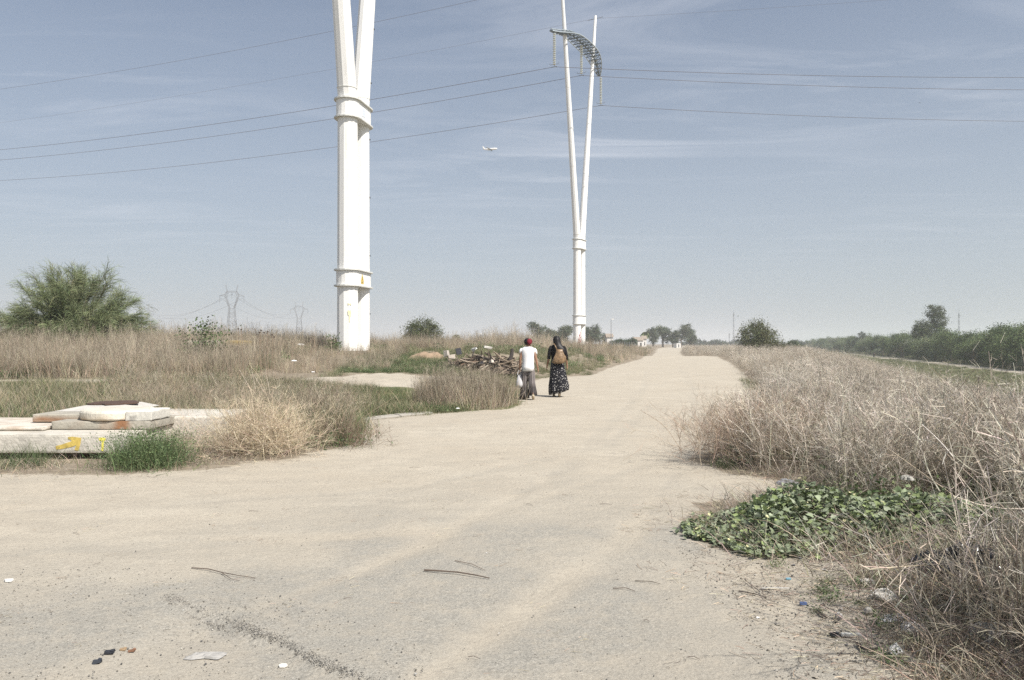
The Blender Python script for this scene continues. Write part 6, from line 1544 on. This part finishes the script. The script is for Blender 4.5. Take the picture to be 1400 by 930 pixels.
garment('shirt', [ell((0, 0, .775), .168, .142, wob_=.03), ell((0, 0, .90), .164, .140, wob_=.02), ell((0, .005, 1.05), .148, .115), ell((0, .01, 1.20), .168, .125), ell((0, .01, 1.32), .195, .125), ell((0, .005, 1.385), .185, .105), ell((0, .0, 1.425), .115, .08), ell((0, 0, 1.44), .075, .065)], M['cloth'], A, WH)
tubeg('sleeve', [(-.155, 0, 1.385), (-.195, 0, 1.33), (-.212, 0, 1.27)], [.046, .050, .047], M['cloth'], A, WH)
tubeg('sleeve', [(.155, 0, 1.385), (.195, 0, 1.33), (.215, 0, 1.24)], [.046, .050, .047], M['cloth'], A, WH)
ns = 36; a = np.arange(ns); stripe = np.where((a % 3 == 0)[:, None], np.array((.07, .06, .06)), np.array((.20, .18, .175)))
def leg_g(x0, kn, an, hemr, nm='trouser_leg'):
    rings = []; cols = []
    for t_, rx in ((0, .085), (.12, .098), (.35, .098), (.5, .088), (.7, .095), (.85, .11), (1, hemr)):
        if t_ < .5: c_ = np.array((x0, 0, .88)) * (1 - t_ * 2) + np.array(kn) * t_ * 2
        else: c_ = np.array(kn) * (2 - t_ * 2) + np.array(an) * (t_ * 2 - 1)
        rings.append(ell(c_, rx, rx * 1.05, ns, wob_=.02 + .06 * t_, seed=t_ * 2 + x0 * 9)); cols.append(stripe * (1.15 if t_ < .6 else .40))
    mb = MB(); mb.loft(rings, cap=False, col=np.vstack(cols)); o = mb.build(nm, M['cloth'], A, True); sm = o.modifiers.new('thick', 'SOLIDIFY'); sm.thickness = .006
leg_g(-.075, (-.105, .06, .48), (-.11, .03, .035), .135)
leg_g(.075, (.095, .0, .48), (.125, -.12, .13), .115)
for s in 'LR':
    p_ = np.array(JA['an' + s]); q = p_ + np.array(JA['ft' + s])
    mb = MB(); d = norm(q - p_); mb.tube([p_ + (0, -.06, -.045), (p_ + q) / 2 + (0, 0, -.035), q + d * .02 + (0, 0, -.012)], [.038, .042, .03], 8, col=(.42, .35, .25)); mb.build('shoe', M['cloth'], A, True)
blobm('hair', (-.018, .03, 1.575), (.098, .108, .105), M['hair'], A, amp=.05, seed=3)
blobm('head_scarf', (.030, -.010, 1.578), (.080, .095, .088), M['cloth'], A, col=(.17, .025, .035), amp=.10, seed=4)
blobm('scarf_knot', (.035, -.095, 1.545), (.045, .035, .042), M['cloth'], A, col=(.15, .022, .03), amp=.15, seed=5)
mb = MB(); rings = []
bx_, by_ = -.245, .03
for t_, rx, ry in ((0, .02, .015), (.1, .05, .03), (.25, .075, .05), (.5, .105, .07), (.75, .125, .085), (.9, .115, .08), (1, .06, .04)):
    rings.append(ell((bx_ + .01 + .03 * t_, by_, .70 - .36 * t_ - .02), rx, ry, 20, wob_=.05, seed=t_ * 5))
bagr = empty('carrier_bag', (ax0 + bx_, ay0 + by_, az0 + .34), label='white plastic carrier bag hanging from the left hand of the woman in white', cat='carrier bag')
mb.loft([r_ - (bx_, by_, .34) for r_ in rings], col=(.80, .79, .80)); mb.build('bag', M['plastic'], bagr, True)
for s_ in (-1, 1):
    mb = MB(); mb.tube([(s_ * .05 + .01, 0, .33), (s_ * .035, .0, .40), (.0, .0, .455)], [.016, .010, .008], 5, col=(.78, .78, .78)); mb.build('handle', M['plastic'], bagr)
# --- the woman in black
bx0, by0 = P3(762, 0, 22.9)[:2]; bz0 = GZ(bx0, by0)
B = empty('person', (bx0, by0, bz0), 0, label='woman with long black hair, black top and long flowered skirt walking away on the road', cat='person')
JB = dict(pelvis=(0, 0, .96), waist=(0, .01, 1.12), chest=(0, .01, 1.31), neckbase=(-.01, .0, 1.47), neck=(-.01, .01, 1.53), head=(-.02, .02, 1.615), face=(-.8, .6, 0),
          shL=(-.17, 0, 1.41), elL=(-.235, -.02, 1.12), wrL=(-.285, .05, .90), shR=(.17, 0, 1.41), elR=(.245, -.02, 1.13), wrR=(.275, .04, .90),
          hipL=(-.085, 0, .90), knL=(-.10, .12, .50), anL=(-.09, .10, .075), ftL=(0, .15, -.045), hipR=(.085, 0, .90), knR=(.08, .02, .50), anR=(.05, -.18, .16), ftR=(0, .08, -.13))
figure(B, JB); eyes(B, JB)
BK = (.018, .017, .018)
garment('top', [ell((0, 0, .93), .185, .145, wob_=.02), ell((0, .0, 1.05), .165, .13), ell((0, .01, 1.22), .175, .13), ell((0, .01, 1.36), .20, .13), ell((0, .005, 1.435), .19, .105), ell((-.01, 0, 1.47), .12, .08), ell((-.01, 0, 1.49), .075, .065)], M['cloth'], B, BK)
tubeg('sleeve', [(-.16, 0, 1.43), (-.205, -.01, 1.34), (-.235, -.02, 1.18), (-.245, -.01, 1.08)], [.058, .058, .052, .050], M['cloth'], B, BK)
tubeg('sleeve', [(.16, 0, 1.43), (.21, -.01, 1.34), (.25, -.02, 1.18), (.262, 0, 1.06)], [.058, .058, .052, .052], M['cloth'], B, BK)
fl = bpy.data.materials.new('floral_cloth'); fl.use_nodes = True; t = fl.node_tree; P = t.nodes['Principled BSDF']; P.inputs['Roughness'].default_value = .9; P.inputs['Specular IOR Level'].default_value = .1
tcn = N(t, 'ShaderNodeTexCoord'); vo = N(t, 'ShaderNodeTexVoronoi'); vo.inputs['Scale'].default_value = 23; t.links.new(tcn.outputs['Object'], vo.inputs['Vector'])
nz = N(t, 'ShaderNodeTexNoise'); nz.inputs['Scale'].default_value = 30; nz.inputs['Detail'].default_value = 3; t.links.new(tcn.outputs['Object'], nz.inputs['Vector'])
ad = N(t, 'ShaderNodeMath', operation='ADD'); t.links.new(vo.outputs['Distance'], ad.inputs[0]); t.links.new(nz.outputs[0], ad.inputs[1])
mr = N(t, 'ShaderNodeMapRange'); mr.inputs[1].default_value = .72; mr.inputs[2].default_value = .80; mr.inputs[3].default_value = 1; mr.inputs[4].default_value = 0; t.links.new(ad.outputs[0], mr.inputs[0])
mm = N(t, 'ShaderNodeMix', data_type='RGBA'); mm.inputs[6].default_value = (.018, .018, .022, 1); mm.inputs[7].default_value = (.42, .41, .39, 1); t.links.new(mr.outputs[0], mm.inputs[0]); t.links.new(mm.outputs[2], P.inputs['Base Color'])
rings = []
for z, rx, ry, cx_, wv, dz_ in ((1.0, .165, .135, 0, 0, 0), (.88, .20, .17, 0, .02, 0), (.70, .225, .19, .01, .03, 0), (.50, .255, .22, .02, .045, 0), (.33, .285, .25, .03, .06, .01), (.20, .28, .26, .03, .07, .05), (.12, .27, .26, .03, .07, .07)):
    rings.append(ell((cx_, -.02, z), rx, ry, 48, wob_=wv, seed=1.0 + z, dz=dz_))
garment('skirt', rings, fl, B)
for s in 'LR':
    p_ = np.array(JB['an' + s]); q = p_ + np.array(JB['ft' + s]); d = norm(q - p_)
    mb = MB(); mb.tube([p_ + (0, -.06, -.045), (p_ + q) / 2 + (0, 0, -.035), q + d * .02 + (0, 0, -.012)], [.038, .042, .03], 8, col=(.42, .36, .27)); mb.build('shoe', M['cloth'], B, True)
mb = MB(); rings = []
for z, rx, ry, cx_, cy_ in ((1.728, .03, .03, -.02, .01), (1.71, .075, .08, -.02, .01), (1.66, .102, .112, -.02, .005), (1.60, .108, .112, -.018, -.005), (1.53, .112, .095, -.005, -.03), (1.46, .118, .075, .01, -.075), (1.38, .15, .055, .04, -.12), (1.29, .155, .042, .06, -.138), (1.20, .13, .03, .07, -.14), (1.10, .07, .02, .08, -.14)):
    rings.append(ell((cx_, cy_, z), rx, ry, 26, wob_=.03, seed=2 + z))
mb.loft(rings); mb.build('hair', M['hair'], B, True)
# shoulder bag
sb = empty('shoulder_bag', (bx0 + .03, by0 - .23, bz0 + .95), label='tan slouchy leather shoulder bag on the back of the woman in black', cat='shoulder bag')
M['leather'] = pmat('tan_leather', (.22, .145, .08), .38, noise=.45, nscale=14, bump=.5, bscale=16, spec=.5)
mb = MB(); rings = []
for z, rx, ry in ((.0, .11, .045), (.03, .175, .075), (.09, .19, .09), (.18, .17, .085), (.27, .12, .065), (.34, .095, .05), (.40, .085, .04)):
    rings.append(ell((.02 * math.sin(z * 9) - .02 + z * .12, 0, z), rx, ry, 26, wob_=.09, seed=z * 12))
mb.loft(rings); mb.build('bag', M['leather'], sb, True)
mb = MB(); mb.tube([(-.06, .02, .40), (-.10, .06, .50), (-.135, .16, .565), (-.135, .27, .56)], [.018, .016, .016, .016], 6); mb.build('strap', M['leather'], sb, True)
mb = MB(); mb.tube([(.04, .0, .40), (.10, .0, .28), (.17, .02, .16)], [.016, .014, .014], 6); mb.build('strap', M['leather'], sb, True)
# --- the distant walker on the riverside path
wy = 238.0; wx = P3(1195, 0, wy)[0]
D = empty('person', (wx, wy, GZ(wx, wy)), 0, label='tiny distant person in dark clothes on the riverside path at the right', cat='person')
M['darkcloth'] = pmat('dark_cloth', (.035, .035, .04), .9)
JD = dict(JA); JD.update(face=(0, -1, 0), anR=(.14, -.30, .10), knR=(.09, -.02, .48), anL=(-.1, .22, .08), knL=(-.1, .16, .48), wrL=(-.22, .22, .98), wrR=(.24, -.2, .92))
figure(D, JD)
garment('jacket', [ell((0, 0, .85), .19, .14), ell((0, 0, 1.1), .18, .13), ell((0, .01, 1.32), .21, .14), ell((0, 0, 1.42), .10, .08)], M['darkcloth'], D)
garment('trouser_leg', [ell((-.08, 0, .90), .11, .11), ell((-.1, .16, .48), .09, .09), ell((-.1, .20, .10), .08, .08)], M['darkcloth'], D)
garment('trouser_leg', [ell((.08, 0, .90), .11, .11), ell((.09, -.02, .48), .09, .09), ell((.14, -.28, .14), .08, .08)], M['darkcloth'], D)
blobm('hair', (-.01, .02, 1.58), (.1, .11, .1), M['hair'], D)
# ------------------------------------------------------------------ air
mb = MB(); mb.box((0, 0, 26), (11600, 11600, 62.0))
hzo = mb.build('haze', None, None, kind='stuff')
hm = bpy.data.materials.new('haze_air'); hm.use_nodes = True
t = hm.node_tree
for n in list(t.nodes): t.nodes.remove(n)
ho = N(t, 'ShaderNodeOutputMaterial'); pv = N(t, 'ShaderNodeVolumePrincipled')
pv.inputs['Color'].default_value = (.94, .97, .99, 1); pv.inputs["Density"].default_value = .0005; pv.inputs['Anisotropy'].default_value = .2
t.links.new(pv.outputs[0], ho.inputs['Volume'])
hzo.data.materials.append(hm)
